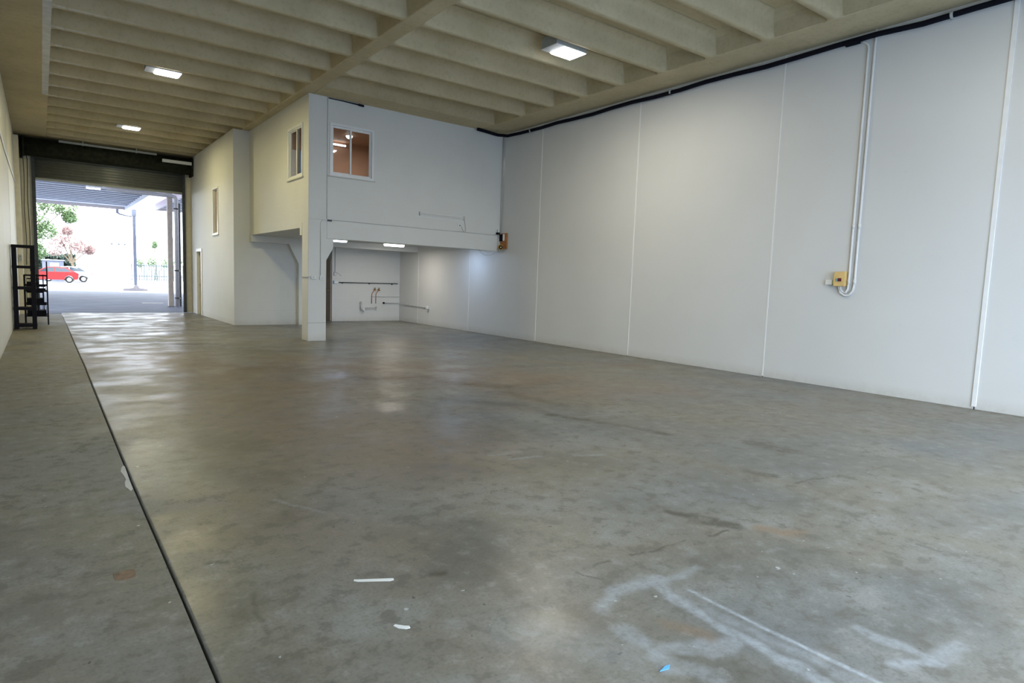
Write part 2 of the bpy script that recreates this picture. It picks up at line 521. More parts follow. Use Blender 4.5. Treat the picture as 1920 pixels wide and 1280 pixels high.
def big_slab():
    """the wide slab as a grid fine enough to carry the worn patches and the painted lamp tint as a vertex attribute"""
    tx = axis_steps((0.0, 2.8, 0.011), (2.8, 4.6, 0.025), (4.6, XR - 0.476, 0.06))
    ty = axis_steps((YN, 0.7, 0.5), (0.7, 3.0, 0.012), (3.0, 6.0, 0.025), (6.0, 18.0, 0.07), (18.0, 24.0, 0.5), (24.0, 24.55, 0.5))
    x0 = np.interp(ty, [p[1] for p in jr], [p[0] for p in jr])
    X = x0[:, None] + tx[None, :] * ((XR - x0) / tx[-1])[:, None]
    Y = np.repeat(ty[:, None], len(tx), 1)
    ny, nx = X.shape
    # uneven outline of the patches
    wx = 0.018 * np.sin(9 * X + 7 * Y) + 0.012 * np.sin(23 * Y - 17 * X + 1.3) + 0.006 * np.sin(61 * X + 40 * Y)
    wy = 0.018 * np.sin(8 * Y - 11 * X + 2.0) + 0.012 * np.sin(27 * X + 13 * Y) + 0.006 * np.sin(57 * Y - 33 * X)
    col = np.zeros((ny, nx, 4), np.float32)
    col[..., 3] = 1
    for ch, segs in enumerate((SMEARS, DARKS, RUSTS_AND_LAMP_TINT)):
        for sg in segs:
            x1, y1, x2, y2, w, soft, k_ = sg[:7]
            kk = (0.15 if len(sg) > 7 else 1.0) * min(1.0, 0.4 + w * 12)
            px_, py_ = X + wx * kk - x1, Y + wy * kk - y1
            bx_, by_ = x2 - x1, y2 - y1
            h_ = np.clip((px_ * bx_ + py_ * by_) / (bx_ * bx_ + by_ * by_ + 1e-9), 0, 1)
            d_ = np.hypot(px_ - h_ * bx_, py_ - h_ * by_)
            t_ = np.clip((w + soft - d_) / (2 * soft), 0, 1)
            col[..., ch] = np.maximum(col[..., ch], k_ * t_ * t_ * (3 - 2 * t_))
    co = np.stack([X, Y, np.zeros_like(X)], -1).reshape(-1, 3).astype(np.float32)
    idx = np.arange(nx * ny).reshape(ny, nx)
    q = np.stack([idx[:-1, :-1], idx[:-1, 1:], idx[1:, 1:], idx[1:, :-1]], -1).reshape(-1, 4)
    # skirt down the joint side and the threshold
    left = idx[:, 0]
    far = idx[-1, :]
    extra, qs = [], []
    base = len(co)
    for i in left:
        extra.append((co[i][0], co[i][1], -0.1))
    for i in far:
        extra.append((co[i][0], co[i][1], -0.1))
    nl = len(left)
    for i in range(nl - 1):
        qs.append((left[i + 1], base + i + 1, base + i, left[i]))
    for i in range(len(far) - 1):
        qs.append((far[i + 1], base + nl + i + 1, base + nl + i, far[i]))
    co = np.concatenate([co, np.array(extra, np.float32)])
    q = np.concatenate([q, np.array(qs)])
    me = bpy.data.meshes.new('slab')
    me.vertices.add(len(co))
    me.vertices.foreach_set('co', co.ravel())
    me.loops.add(q.size)
    me.loops.foreach_set('vertex_index', q.astype(np.int32).ravel())
    me.polygons.add(len(q))
    me.polygons.foreach_set('loop_start', np.arange(0, q.size, 4, dtype=np.int32))
    me.update(calc_edges=True)
    at_ = me.attributes.new('wear_and_lamp_tint', 'FLOAT_COLOR', 'POINT')
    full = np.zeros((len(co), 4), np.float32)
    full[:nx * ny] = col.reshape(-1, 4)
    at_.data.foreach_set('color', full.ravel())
    me.materials.append(MT['floor'])
    o_ = bpy.data.objects.new('slab', me)
    C.objects.link(o_)
    o_.parent = fl
    o_['label'] = 'wide worn slab with oil stains and pale trowel smears'


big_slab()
fm = MB().add([(0.463, 5.40, 0.0015), (0.452, 5.42, 0.0015), (0.436, 5.36, 0.0015), (0.425, 5.27, 0.0015), (0.434, 5.16, 0.0015), (0.438, 5.05, 0.0015), (0.424, 4.98, 0.0015),
               (0.418, 4.88, 0.0015), (0.430, 4.82, 0.0015), (0.440, 4.76, 0.0015), (0.456, 4.80, 0.0015), (0.457, 5.0, 0.0015)], [tuple(range(12))])
fm.obj('joint_filler', MT['filler'], fl, label='crumbly white filler spilled beside the joint')

# ---- ceiling: top slab, soffit margins, spine beam and ribs
ce = struct(box(XL - 0.2, XR + 0.2, YN - 0.2, 25.2, ZT, ZT + 0.25).obj('ceiling', MT['ceil']), 'precast ribbed concrete ceiling, cream grey, deep narrow coffers')
GX0, GX1, GX2, GX3 = 0.245, 4.56, 4.855, 9.26
YC1, YC2 = 24.15, 13.15


def flare(u):
    """sideways growth of a rib or beam flank from its soffit (u=0) up to the top slab (u=1)"""
    return 0.045 * u + 0.10 * max(0.0, (u - 0.62) / 0.38) ** 2.2


LV = [0, 0.03, 0.35, 0.62, 0.75, 0.87, 0.95, 1.0]


def beam_y(xa, xb, y0, y1, fa, fb, name='beam', label=None):
    """strip of soffit running along Y, flaring upward on flagged sides"""
    left = [(xa - (flare(u) if fa else 0) + (0.012 if u == 0 and fa else 0), ZC + u * (ZT - ZC)) for u in LV]
    right = [(xb + (flare(u) if fb else 0) - (0.012 if u == 0 and fb else 0), ZC + u * (ZT - ZC)) for u in LV]
    o = MB().prism(left + right[::-1], 'y', y0, y1).obj(name, MT['ceil'], ce)
    if label:
        o['label'] = label
    return o


beam_y(XL, GX0, YN, 24.9, False, True, 'soffit', 'flat soffit margin over the left wall')
beam_y(GX1, GX2, YN, 24.9, True, True, 'beam', 'spine beam between the two bays of coffers')
beam_y(GX3, XR + 0.1, YN, 24.9, True, False, 'soffit', 'flat soffit margin over the right wall')
box(GX0, GX1, YC1, 24.9, ZC, ZT).obj('soffit', MT['ceil'], ce)
box(GX2, GX3, YC2, 24.9, ZC, ZT).obj('soffit', MT['ceil'], ce)
box(0.135, 0.250, YN, 18.42, ZC - 0.004, ZC).obj('edge_strip', MT['ceilpaint'], ce, label='strip of white overspray along the coffer ends')


def rib_mesh(x0, x1):
    n = 5
    rr = 0.10
    xs = [x0 - 0.16] + [x0 + rr * (1 - math.cos(PI / 2 * i / n)) for i in range(n + 1)] + [(x0 + x1) / 2] + \
         [x1 - rr * (1 - math.cos(PI / 2 * (n - i) / n)) for i in range(n + 1)] + [x1 + 0.16]
    vs, fs = [], []
    rows = []
    for x in xs:
        d = min(max(x - x0, 0), max(x1 - x, 0))
        fil = rr - math.sqrt(max(0, rr * rr - (rr - d) ** 2)) if d < rr else 0.0
        fil *= 0.9
        row = []
        for sgn in (-1, 1):
            for u in (LV if sgn < 0 else LV[::-1]):
                w = 0.058 + flare(u) + fil - (0.010 if u == 0 else 0)
                row.append((x, sgn * w - 0.022 * (x - 4.7), ZC + 0.001 + u * (ZT - ZC)))
        rows.append(row)
    m = len(rows[0])
    for r in rows:
        vs += r
    for i in range(len(rows) - 1):
        for k in range(m):
            k2 = (k + 1) % m
            fs.append((i * m + k, i * m + k2, (i + 1) * m + k2, (i + 1) * m + k))
    fs.append(tuple(range(m)))
    fs.append(tuple((len(rows) - 1) * m + k for k in range(m - 1, -1, -1)))
    return MB().add(vs, fs)


for (a, b, ymax) in ((GX0, GX1, YC1 - 0.2), (GX2, GX3, YC2 - 0.2)):
    first = None
    y = 11.07 - 1.045 * 11
    while y < ymax:
        if first is None:
            first = rib_mesh(a, b).obj('rib', MT['ceil'], ce, smooth=True)
            first.location.y = y
        else:
            o = first.copy()
            C.objects.link(o)
            o.parent = ce
            o.location.y = y
        y += 1.045

# ---- right wall: precast panels with sealant beads
wr = struct(box(XR + 0.05, XR + 0.25, YN - 0.2, 25.1, -0.1, ZT).obj('wall_right', MT['joint']), 'long wall of white painted precast panels')
JY = [-0.41, 2.75, 5.86, 9.02, 12.19, 15.34, 18.45]
edges = [YN] + JY + [20.4]
for i in range(len(edges) - 1):
    box(XR, XR + 0.05, edges[i] + (0.008 if i else 0), edges[i + 1] - 0.008, 0.0, ZT).obj('panel', MT['panel'], wr, bevel=0.006)
for i, yj in enumerate(JY):
    w = 0.034 if i == 1 else 0.016
    pr_ = 0.020 if i == 1 else 0.006
    MB().prism([(XR + 0.02, yj - w), (XR - pr_, yj - w * 0.7), (XR - pr_, yj + w * 0.7), (XR + 0.02, yj + w)], 'z', 0.02 if i > 1 else 0.04, ZC - 0.001).obj('sealant_joint', MT['bead'], wr)

# ---- left wall
wl = struct(box(XL - 0.2, XL, YN - 0.2, 25.1, -0.1, ZT).obj('wall_left', MT['wall']), 'plain white wall beside the racks')
for yj in (19.05, 22.6):
    box(XL - 0.01, XL + 0.004, yj - 0.012, yj + 0.012, 0, ZC).obj('sealant_joint', MT['bead'], wl)
box(XL - 0.05, -0.43, 23.9, 24.9, 0, 5.32).obj('pier', MT['cream'], wl, bevel=0.008, label='cream pier beside the roller door')

# ---- near wall behind the camera with its open roller door
wn = struct(MB().box(XL - 0.2, 1.0, YN - 0.2, YN, -0.1, ZT).box(8.5, XR + 0.2, YN - 0.2, YN, -0.1, ZT).box(1.0, 8.5, YN - 0.2, YN, 3.2, ZT).obj('wall_near', MT['wall']), 'white wall behind the viewpoint with a wide doorway')

# ---- far wall with roller door opening
DX0, DX1 = -0.10, 4.095
wf = sempty('wall_far', 'cream wall around the open roller door', (0, YD, 0))
for nm, a in (('jamb_wall', (XL - 0.1, DX0 - 0.005, YD, YD + 0.22, 0, 4.9)), ('jamb_wall', (DX1 + 0.01, XS + 0.3, YD, YD + 0.22, 0, 4.9)), ('header', (XL - 0.1, XS + 0.3, YD, YD + 0.22, 4.9, ZT))):
    part(wf, nm, box(*a), MT['cream'] if nm == 'jamb_wall' else MT['drum'])
part(wf, 'jamb_wall', box(XS + 0.3, XR + 0.2, YD, YD + 0.22, -0.1, ZT), MT['cream'])

# ---- office wall along the bay (X = XS) with door and high narrow window
def wall_x(x0, x1, ya, yb, za, zb, holes, mb=None):
    """wall slab normal to X with rectangular holes (y0,y1,z0,z1), holes side by side in Y"""
    mb = mb or MB()
    ys = ya
    for (h0, h1, g0, g1) in sorted(holes):
        mb.box(x0, x1, ys, h0, za, zb)
        if g0 > za:
            mb.box(x0, x1, h0, h1, za, g0)
        mb.box(x0, x1, h0, h1, g1, zb)
        ys = h1
    mb.box(x0, x1, ys, yb, za, zb)
    return mb


def wall_y(y0, y1, xa, xb, za, zb, holes):
    m = wall_x(y0, y1, xa, xb, za, zb, holes)
    m.v = [(y, x, z) for x, y, z in m.v]
    return m


wo = struct(wall_x(XS, XS + 0.15, D2 - 0.001, YD + 0.1, 0, ZC, [(20.60, 21.24, 2.68, 4.02), (23.08, 23.92, -0.01, 2.22)]).obj('wall_office', MT['wally']), 'tall white office wall beside the roller door')
wc = struct(box(XS + 0.15, XM + 0.07, D2 - 0.001, D2 + 0.15, 2.40, ZC).obj('wall_return', MT['wallx']), 'short return wall above the mezzanine beam')
wc2 = struct(box(XS + 0.15, 6.10, D2 - 0.001, D2 + 0.15, 0, 2.40).obj('wall_office_end', MT['wallx']), 'white wall under the mezzanine facing the hall')

# ---- mezzanine front and side walls
wm = struct(wall_y(D, D + 0.15, XM, XR + 0.02, 2.755, ZC, [(5.29, 6.25, 3.80, 4.86)]).obj('wall_mezzanine_front', MT['wallx']), 'white blockwork wall of the mezzanine room')
ws = struct(wall_x(XM, XM + 0.07, D + 0.15, D2, 2.68, ZC, [(14.26, 15.20, 3.76, 4.85)]).obj('wall_mezzanine_side', MT['wally']), 'white side wall of the mezzanine room')
# front beam, side beam, slab soffit
b1 = struct(box(5.18, XR, D - 0.012, D + 0.30, 2.335, 2.755).obj('beam_front', MT['wall'], bevel=0.01), 'deep white concrete beam under the mezzanine front')
b2 = struct(MB().prism([(D + 0.41, 2.40), (D + 0.55, 2.40), (D + 0.55, 2.565), (D2, 2.565), (D2, 2.68), (D + 0.41, 2.68)], 'x', XM - 0.008, XM + 0.26).obj('beam_side', MT['wall']), 'shallow white edge beam under the mezzanine side')
sl = struct(box(XM + 0.25, XR, D + 0.29, 22.5, 2.565, 2.74).obj('slab_mezzanine', MT['wall']), 'white mezzanine floor slab')
# front column with corbel
col = [(XM - 0.004, 0), (XM - 0.004, 2.755), (5.345, 2.755), (5.345, 2.13), (5.18, 1.845), (5.18, 0)]
cm = struct(MB().prism(col, 'y', D - 0.001, D + 0.41).obj('column_front', MT['wall'], bevel=0.012), 'white concrete column with a corbel carrying the mezzanine')
box(XM - 0.003, 5.183, D - 0.003, D + 0.413, 0.415, 0.424).obj('paint_line', MT['greymetal'], cm, label='dark line scored around the column foot')
# back beam and its pilaster
b3 = struct(box(XM - 0.02, XR, D2 - 0.22, D2 - 0.002, 2.375, 2.564).obj('beam_back', MT['wall'], bevel=0.008), 'white concrete beam crossing below the mezzanine slab')
col2 = [(6.08, 0), (6.08, 1.82), (5.80, 2.375), (5.80, 2.40), (6.95, 2.40), (6.95, 2.375), (6.48, 1.82), (6.48, 0)]
c2 = struct(MB().prism(col2, 'y', D2 - 0.22, D2 + 0.18).obj('column_back', MT['wall'], bevel=0.01), 'white concrete column with haunches behind the front column')
# alcove
wa = struct(box(7.606, XR + 0.05, D3, D3 + 0.15, 0, 2.565).obj('wall_alcove', MT['wallx']), 'white blockwork wall with the tap pipes')
wp = struct(box(7.606, 7.75, D3 + 0.15, 22.5, 0, 2.565).obj('wall_passage', MT['wall']), 'side wall of the passage')
wp2 = struct(box(6.10, 7.75, 22.4, 22.5, 0, 2.565).obj('wall_passage_end', MT['wall']), 'end wall of the passage')
wp3 = struct(box(6.10, 6.2, D2 + 0.15, 22.4, 0, 2.565).obj('wall_passage_inner', MT['wall']), 'inner wall of the passage')
d2 = sempty('door_2', 'beige flush door in the passage behind the column', (7.60, 20.2, 0))
part(d2, 'leaf', box(7.575, 7.604, 19.86, 20.62, 0.01, 2.05), MT['beigedoor'], bevel=0.003)
dk = part(d2, 'knob', MB().tube([(7.575, 19.97, 1.02), (7.545, 19.97, 1.02), (7.54, 19.97, 1.02), (7.51, 19.97, 1.02)], [0.012, 0.012, 0.026, 0.02]), MT['brass'])

# ---- upstairs room seen through the windows
struct(box(XM + 0.072, XR, D + 0.31, 18.5, 2.75, 2.80).obj('floor_upstairs', MT['carpet']), 'floor of the upstairs room')
struct(box(XM + 0.072, XR, 18.0, 18.1, 2.80, ZC).obj('wall_upstairs_back', MT['salmon']), 'salmon painted wall inside the upstairs room')
struct(box(XR - 0.06, XR - 0.002, D + 0.16, 18.0, 2.80, ZC - 0.03).obj('wall_upstairs_right', MT['salmon']), 'salmon wall at the far side of the upstairs room')
struct(box(XM + 0.072, XR, D + 0.152, 18.0, ZC - 0.03, ZC - 0.002).obj('ceiling_upstairs', MT['salmonceil']), 'salmon tinted ceiling of the upstairs room')
tag(box(5.62, 5.872, 17.96, 17.998, 2.81, 4.99).obj('door_panel', MT['board'], bevel=0.004), 'tall white panel against the upstairs back wall', 'panel')
tag(box(5.93, 6.30, 17.95, 17.998, 2.81, 5.00).obj('sky_pane_panel', MT['blueboard'], bevel=0.004), 'tall panel coloured pale blue as a sky-lit pane on the upstairs back wall', 'panel')  # blue colour stands in for daylight seen through a pane
lt = thing('ceiling_lamp', 'round white ceiling lamp glowing upstairs behind the front window', 'lamp', (6.97, 16.94, ZC - 0.03))
part(lt, 'base', MB().tube([(6.97, 16.94, 5.419), (6.97, 16.94, 5.40)], 0.10, 20), MT['whitemetal'])
part(lt, 'globe', MB().tube([(6.97, 16.94, 5.40), (6.97, 16.94, 5.37), (6.97, 16.94, 5.34), (6.97, 16.94, 5.325)], [0.09, 0.085, 0.055, 0.02], 20), MT['warmglow'], smooth=True)
lt = thing('tube_lamp', 'short fluorescent tube glowing high on the upstairs back wall', 'lamp', (7.05, 17.95, 5.33))
part(lt, 'batten', box(6.80, 7.30, 17.965, 17.999, 5.30, 5.36), MT['whitemetal'])
part(lt, 'tube', MB().tube([(6.82, 17.945, 5.33), (7.28, 17.945, 5.33)], 0.018), MT['warmglow'])
light('upstairs_light', 'AREA', (7.2, 16.2, 5.30), (0, 0, 0), 42.0, (1.0, 0.90, 0.80), shape='SQUARE', size=0.5)


# ---- windows
def window(name, label, plane, off, a0, a1, z0, z1, mull, arch=0.05, sill=True, inward=1, pane='glass', dp=0.02):
    """plane 'y': wall face at y=off, opening a0..a1 along x; plane 'x': face at x=off, opening along y. inward: + deeper"""
    w = sempty(name, label, ((a0 + a1) / 2, off, z0) if plane == 'y' else (off, (a0 + a1) / 2, z0))

    def bx(a, b, d0, d1, c, d):
        return box(a, b, off + d0, off + d1, c, d) if plane == 'y' else box(off + d0, off + d1, a, b, c, d)
    t = arch
    for (a, b, c, d) in ((a0 - t, a0, z0 - t, z1 + t), (a1, a1 + t, z0 - t, z1 + t), (a0, a1, z1, z1 + t), (a0, a1, z0 - t, z0)):
        part(w, 'architrave', bx(a, b, -0.018, 0.0, c, d), MT['bead'] if False else MT['whitemetal'])
    if sill:
        part(w, 'sill', bx(a0 - t - 0.04, a1 + t + 0.04, -0.035, 0.0, z0 - t - 0.022, z0 - t), MT['wall'])
    f = 0.022
    fr = MB()
    for (a, b, c, d) in ((a0, a0 + f, z0, z1), (a1 - f, a1, z0, z1), (a0 + f, a1 - f, z1 - f, z1), (a0 + f, a1 - f, z0, z0 + f)):
        q = bx(a, b, dp, dp + 0.055, c, d)
        fr.add(q.v, q.f)
    part(w, 'window_frame', fr, MT['whitemetal'])
    if mull:
        g = 0.020
        for k, (a, b, dd) in enumerate(((a0 + f, mull + g, dp + 0.004), (mull - g, a1 - f, dp + 0.030))):
            sm = MB()
            for (p, q_, c, d) in ((a, a + 2 * g if k else a + g, z0 + f, z1 - f), (b - g if k else b - 2 * g, b, z0 + f, z1 - f), (a + g, b - g, z0 + f, z0 + f + g), (a + g, b - g, z1 - f - g, z1 - f)):
                q = bx(p, q_, dd, dd + 0.022, c, d)
                sm.add(q.v, q.f)
            so = part(w, 'sash', sm, MT['whitemetal'])
            part(w, 'pane', bx(a + g, b - g, dd + 0.009, dd + 0.013, z0 + f + g, z1 - f - g), MT[pane], so)
    else:
        part(w, 'pane', bx(a0 + f, a1 - f, 0.05, 0.06, z0 + f, z1 - f), MT[pane])
    return w


window('window_1', 'white aluminium sliding window onto the salmon upstairs room', 'y', D, 5.29, 6.25, 3.80, 4.86, 5.745)
window('window_2', 'narrow looking sliding window in the mezzanine side wall', 'x', XM, 14.26, 15.20, 3.76, 4.85, 14.66, dp=0.002)
window('window_3', 'tall narrow window with a tan pane above the office door', 'x', XS, 20.60, 21.24, 2.68, 4.02, None, pane='tanpane')

# ---- office door
d1 = sempty('door_1', 'tan flush door in a white frame beside the roller door', (XS, 23.5, 0))
for (a, b, c, d) in ((23.04, 23.14, 0, 2.26), (23.86, 23.96, 0, 2.26), (23.14, 23.86, 2.16, 2.26)):
    part(d1, 'door_frame', box(XS - 0.022, XS + 0.14, a, b, c, d), MT['whitemetal'], bevel=0.004)
part(d1, 'leaf', box(XS + 0.085, XS + 0.125, 23.15, 23.85, 0.015, 2.15), MT['tandoor'], bevel=0.003)
part(d1, 'handle', MB().tube([(XS + 0.085, 23.78, 1.02), (XS + 0.04, 23.78, 1.02), (XS + 0.035, 23.77, 1.02), (XS + 0.035, 23.66, 1.02)], 0.010), MT['greymetal'])

# ---- roller door
rd = thing('roller_door', 'dark steel roller door, mostly rolled up under the ceiling', 'roller door', (2.0, YD, 4.2))
dm = MB()
dr_n = 40
for (x0, x1, r) in ((-0.36, -0.30, 0.30), (-0.30, 4.26, 0.275), (4.26, 4.31, 0.30)):
    dm.tube([(x0, 24.52, 5.11), (x1, 24.52, 5.11)], r, 28)
part(rd, 'drum', dm, MT['drum'], smooth=True)
cv = MB()
prof, back = [], []
z = 4.90
zz = []
while z > 4.235:
    zz.append(z)
    z -= 0.0065
for z in zz:
    ph = (4.9 - z) / 0.088 * 2 * PI
    yy = 24.865 - 0.05 * min(1.0, max(0.0, 0.75 + 1.6 * math.sin(ph)))
    prof.append((yy, z))
    back.append((yy + 0.003, z))
cv.prism(prof + back[::-1], 'x', DX0 + 0.0, DX1 + 0.0)
part(rd, 'curtain', cv, MT['curtain'], smooth=True)
part(rd, 'bottom_rail', MB().prism([(24.81, 4.165), (24.87, 4.165), (24.87, 4.185), (24.85, 4.19), (24.85, 4.24), (24.835, 4.24), (24.835, 4.19), (24.81, 4.185)], 'x', DX0, DX1), MT['greymetal'])
for x0, s in ((DX0 - 0.05, 1), (DX1 + 0.05, -1)):
    g = MB().prism([(x0, 24.79), (x0 + s * 0.09, 24.79), (x0 + s * 0.09, 24.805), (x0 + s * 0.015, 24.805), (x0 + s * 0.015, 24.885), (x0 + s * 0.09, 24.885), (x0 + s * 0.09, 24.899), (x0, 24.899)], 'z', 0.0, 4.9)
    part(rd, 'guide', g, MT['darksteel'])
part(rd, 'chain_wheel', MB().tube([(-0.42, 24.5, 5.0), (-0.38, 24.5, 5.0)], 0.17, 24), MT['drum'])
for i, (xx, zb, r) in enumerate(((-0.345, 1.5, 0.010), (-0.255, 1.3, 0.012))):
    pts = [(-0.36 + 0.08 * i, 24.50 + 0.02 * i, 4.95)] + [(xx + 0.012 * math.sin(k * 1.3 + i), 24.62 + 0.1 * k / 8, 4.75 - (4.75 - zb) * k / 8) for k in range(9)]
    part(rd, 'hand_chain', MB().tube(pts, r, 6), MT['darksteel'])
part(rd, 'support_bracket', box(4.275, 4.325, 24.3, 24.8, 4.78, 5.40), MT['drum'])
part(rd, 'support_bracket', box(-0.425, -0.365, 24.62, 24.85, 4.78, 5.40), MT['drum'])
sa = thing('steel_angle', 'dull grey steel angle running above the roller drum', 'steel angle', (1.6, 24.16, 5.30))
part(sa, 'bar', MB().prism([(24.14, 5.30), (24.146, 5.30), (24.146, 5.36), (24.20, 5.36), (24.20, 5.366), (24.14, 5.366)], 'x', 0.55, 3.2), MT['greymetal'])
for x in (1.15, 2.6):
    part(sa, 'hanger', box(x, x + 0.03, 24.13, 24.20, 5.29, 5.449), MT['greymetal'])
tag(box(3.36, 4.25, 24.12, 24.20, 5.12, 5.22).obj('conduit_box', MT['whitemetal'], bevel=0.01), 'long white metal casing beside the roller drum, right end', 'casing')
sb = thing('switch_box', 'small cream control box on the cream pier by the chains', 'switch', (-0.49, 23.88, 1.75))
part(sb, 'case', box(-0.52, -0.45, 23.85, 23.899, 1.62, 1.80), MT['greymetal'], bevel=0.005)
part(sb, 'button', MB().tube([(-0.485, 23.85, 1.74), (-0.485, 23.84, 1.74)], 0.012), MT['red'])


# ================================================================== LIGHT FITTINGS
def high_bay(x0, x1, y0, y1, lit0, label, group='square box lamps below the ceiling ribs', power=LAMP_W):
    cx, cy = (x0 + x1) / 2, (y0 + y1) / 2
    t = thing('box_lamp', label, 'lamp', (cx, cy, ZC), group)
    zb, zt = 5.44, 5.64
    part(t, 'housing', box(x0, x1, y0, y1, zb + 0.012, zt), MT['greymetal'], bevel=0.008)
    part(t, 'stem', box(cx - 0.1, cx + 0.1, cy - 0.03, cy + 0.03, zt, ZT - 0.002), MT['greymetal'])
    part(t, 'rim', MB().box(x0 - 0.006, lit0, y0 - 0.006, y1 + 0.006, zb, zb + 0.012).box(x1 - 0.012, x1 + 0.006, y0 - 0.006, y1 + 0.006, zb, zb + 0.012)
         .box(lit0, x1 - 0.012, y0 - 0.006, y0 + 0.012, zb, zb + 0.012).box(lit0, x1 - 0.012, y1 - 0.012, y1 + 0.006, zb, zb + 0.012), MT['whitemetal'])
    part(t, 'diffuser', MB().prism([(lit0, zb - 0.004), (lit0 + 0.03, zb - 0.02), (x1 - 0.04, zb - 0.02), (x1 - 0.012, zb - 0.004), (x1 - 0.012, zb + 0.011), (lit0, zb + 0.011)], 'y', y0 + 0.013, y1 - 0.013), MT['lampglow'])
    light('box_lamp_light', 'AREA', ((lit0 + x1) / 2, cy, zb - 0.03), (0, 0, 0), power * (0.85 if cx < 4 else 1.0), LAMP_LEFT if cx < 4 else LAMP_RIGHT, shape='RECTANGLE', size=x1 - lit0 - 0.05, size_y=y1 - y0 - 0.05)


high_bay(6.88, 7.56, 8.07, 8.46, 7.06, 'box lamp over the open floor before the mezzanine, nearest and largest')
high_bay(1.76, 2.38, 14.37, 14.74, 1.92, 'box lamp second from the roller door in the left bay')
high_bay(1.80, 2.36, 20.64, 21.0, 1.94, 'box lamp closest to the roller door')

high_bay(6.88, 7.56, 1.80, 2.2, 7.06, 'unseen box lamp added behind the big one to warm the mezzanine front', power=70.0)  # out of view, added to give the mezzanine front neutral-warm light


def batten(cx, cy, lx, ly, mat, label, power, color, zt=2.564, drop=0.0):
    t = thing('batten_lamp', label, 'lamp', (cx, cy, zt), 'lamps under the mezzanine slab')
    part(t, 'base', box(cx - lx / 2 - 0.02, cx + lx / 2 + 0.02, cy - ly / 2, cy + ly / 2, zt - 0.04 - drop, zt), MT['greymetal'], bevel=0.004)
    zt -= drop
    pr2 = [(cy - ly / 2, zt - 0.04)] + [(cy - ly / 2 * math.cos(PI * k / 8), zt - 0.04 - 0.065 * math.sin(PI * k / 8)) for k in range(1, 8)] + [(cy + ly / 2, zt - 0.04)]
    part(t, 'diffuser', MB().prism(pr2, 'x', cx - lx / 2, cx + lx / 2), MT[mat], smooth=True)
    light('batten_light', 'AREA', (cx, cy, zt - 0.12), (0, 0, 0), power, color, shape='RECTANGLE', size=lx, size_y=max(ly, 0.1))


batten(6.45, 16.25, 0.36, 0.16, 'blueglow', 'small bluish lamp under the mezzanine slab near the front column', 14, (0.55, 0.70, 1.0), drop=0.05)
batten(8.68, 17.50, 0.62, 0.18, 'warmglow', 'long white lamp under the slab before the pipe wall', 30, (1.0, 0.93, 0.82))
batten(9.25, 14.95, 0.40, 0.16, 'blueglow', 'bluish lamp hidden behind the beam next to the panel wall', 14, (0.50, 0.68, 1.0))

# ================================================================== CABLES, PIPES, BOXES
def tube_thing(name, label, cat, pts, r, mat, n=8, group=None):
    return tag(MB().tube(pts, r, n).obj(name, MT[mat], smooth=True), label, cat, group)


# thick black cable along the top of the panel wall
cab = thing('lagged_cable', 'thick black lagged cable along the top of the panel wall', 'cable', (9.99, 5, 5.35))
pts = [(9.12, 13.72, 5.415), (9.40, 13.70, 5.395), (9.72, 13.66, 5.36), (9.93, 13.50, 5.345), (9.985, 13.0, 5.345)]
y = 12.2
k = 0
while y > -1.2:
    pts.append((9.995, y, 5.340 + 0.014 * math.sin(k * 1.7) + (0.02 if abs(y - 4.2) < 0.3 else 0)))
    y -= 0.6
    k += 1
part(cab, 'cable', MB().tube(pts, 0.040, 10), MT['black'], smooth=True)
for y in (3.45, 8.2, 12.6):
    part(cab, 'saddle', MB().tube([(9.995, y - 0.018, 5.342), (9.995, y + 0.018, 5.342)], 0.047, 12).box(10.0, 10.06, y - 0.018, y + 0.018, 5.29, 5.39), MT['pvc'])
for y in (2.55, 4.75):
    part(cab, 'tape_wrap', MB().tube([(9.995, y - 0.10, 5.336), (9.995, y + 0.10, 5.336)], 0.048, 10), MT['black'])
tube_thing('drop_cable', 'short black cable rising to the soffit at the cable end', 'cable', [(9.20, 13.74, 5.40), (9.24, 13.78, 5.425), (9.27, 13.80, 5.449)], 0.016, 'black')
tag(MB().tube([(5.20, D - 0.02, 5.425), (5.55, D - 0.02, 5.425), (5.90, D - 0.02, 5.415)], [0.010, 0.012, 0.016]).tube([(5.90, D - 0.021, 5.415), (6.03, D - 0.021, 5.41)], 0.026).obj('black_cable', MT['black']), 'black cable end stuck out along the top of the mezzanine wall', 'cable')

# twin conduits to the yellow isolator
ys = 4.44
tube_thing('conduit', 'white conduit down the panel wall, the one touching the yellow box', 'conduit',
           [(10.04, 4.66, 5.32), (10.04, 4.60, 5.31), (10.04, 4.545, 5.26), (10.04, 4.530, 5.20), (10.04, 4.524, 1.66), (10.04, 4.53, 1.58), (10.04, 4.56, 1.525), (10.04, 4.60, 1.53), (10.035, 4.635, 1.56), (10.03, 4.645, 1.62)], 0.017, 'pvcwhite', 10, 'twin white conduits')
tube_thing('conduit', 'white conduit down the panel wall, the one further from the yellow box', 'conduit',
           [(10.04, 4.44, 5.449), (10.04, 4.44, 5.2), (10.04, 4.437, 1.66), (10.04, 4.45, 1.56), (10.04, 4.50, 1.49), (10.04, 4.57, 1.475), (10.035, 4.64, 1.52), (10.03, 4.67, 1.62)], 0.017, 'pvcwhite', 10, 'twin white conduits')
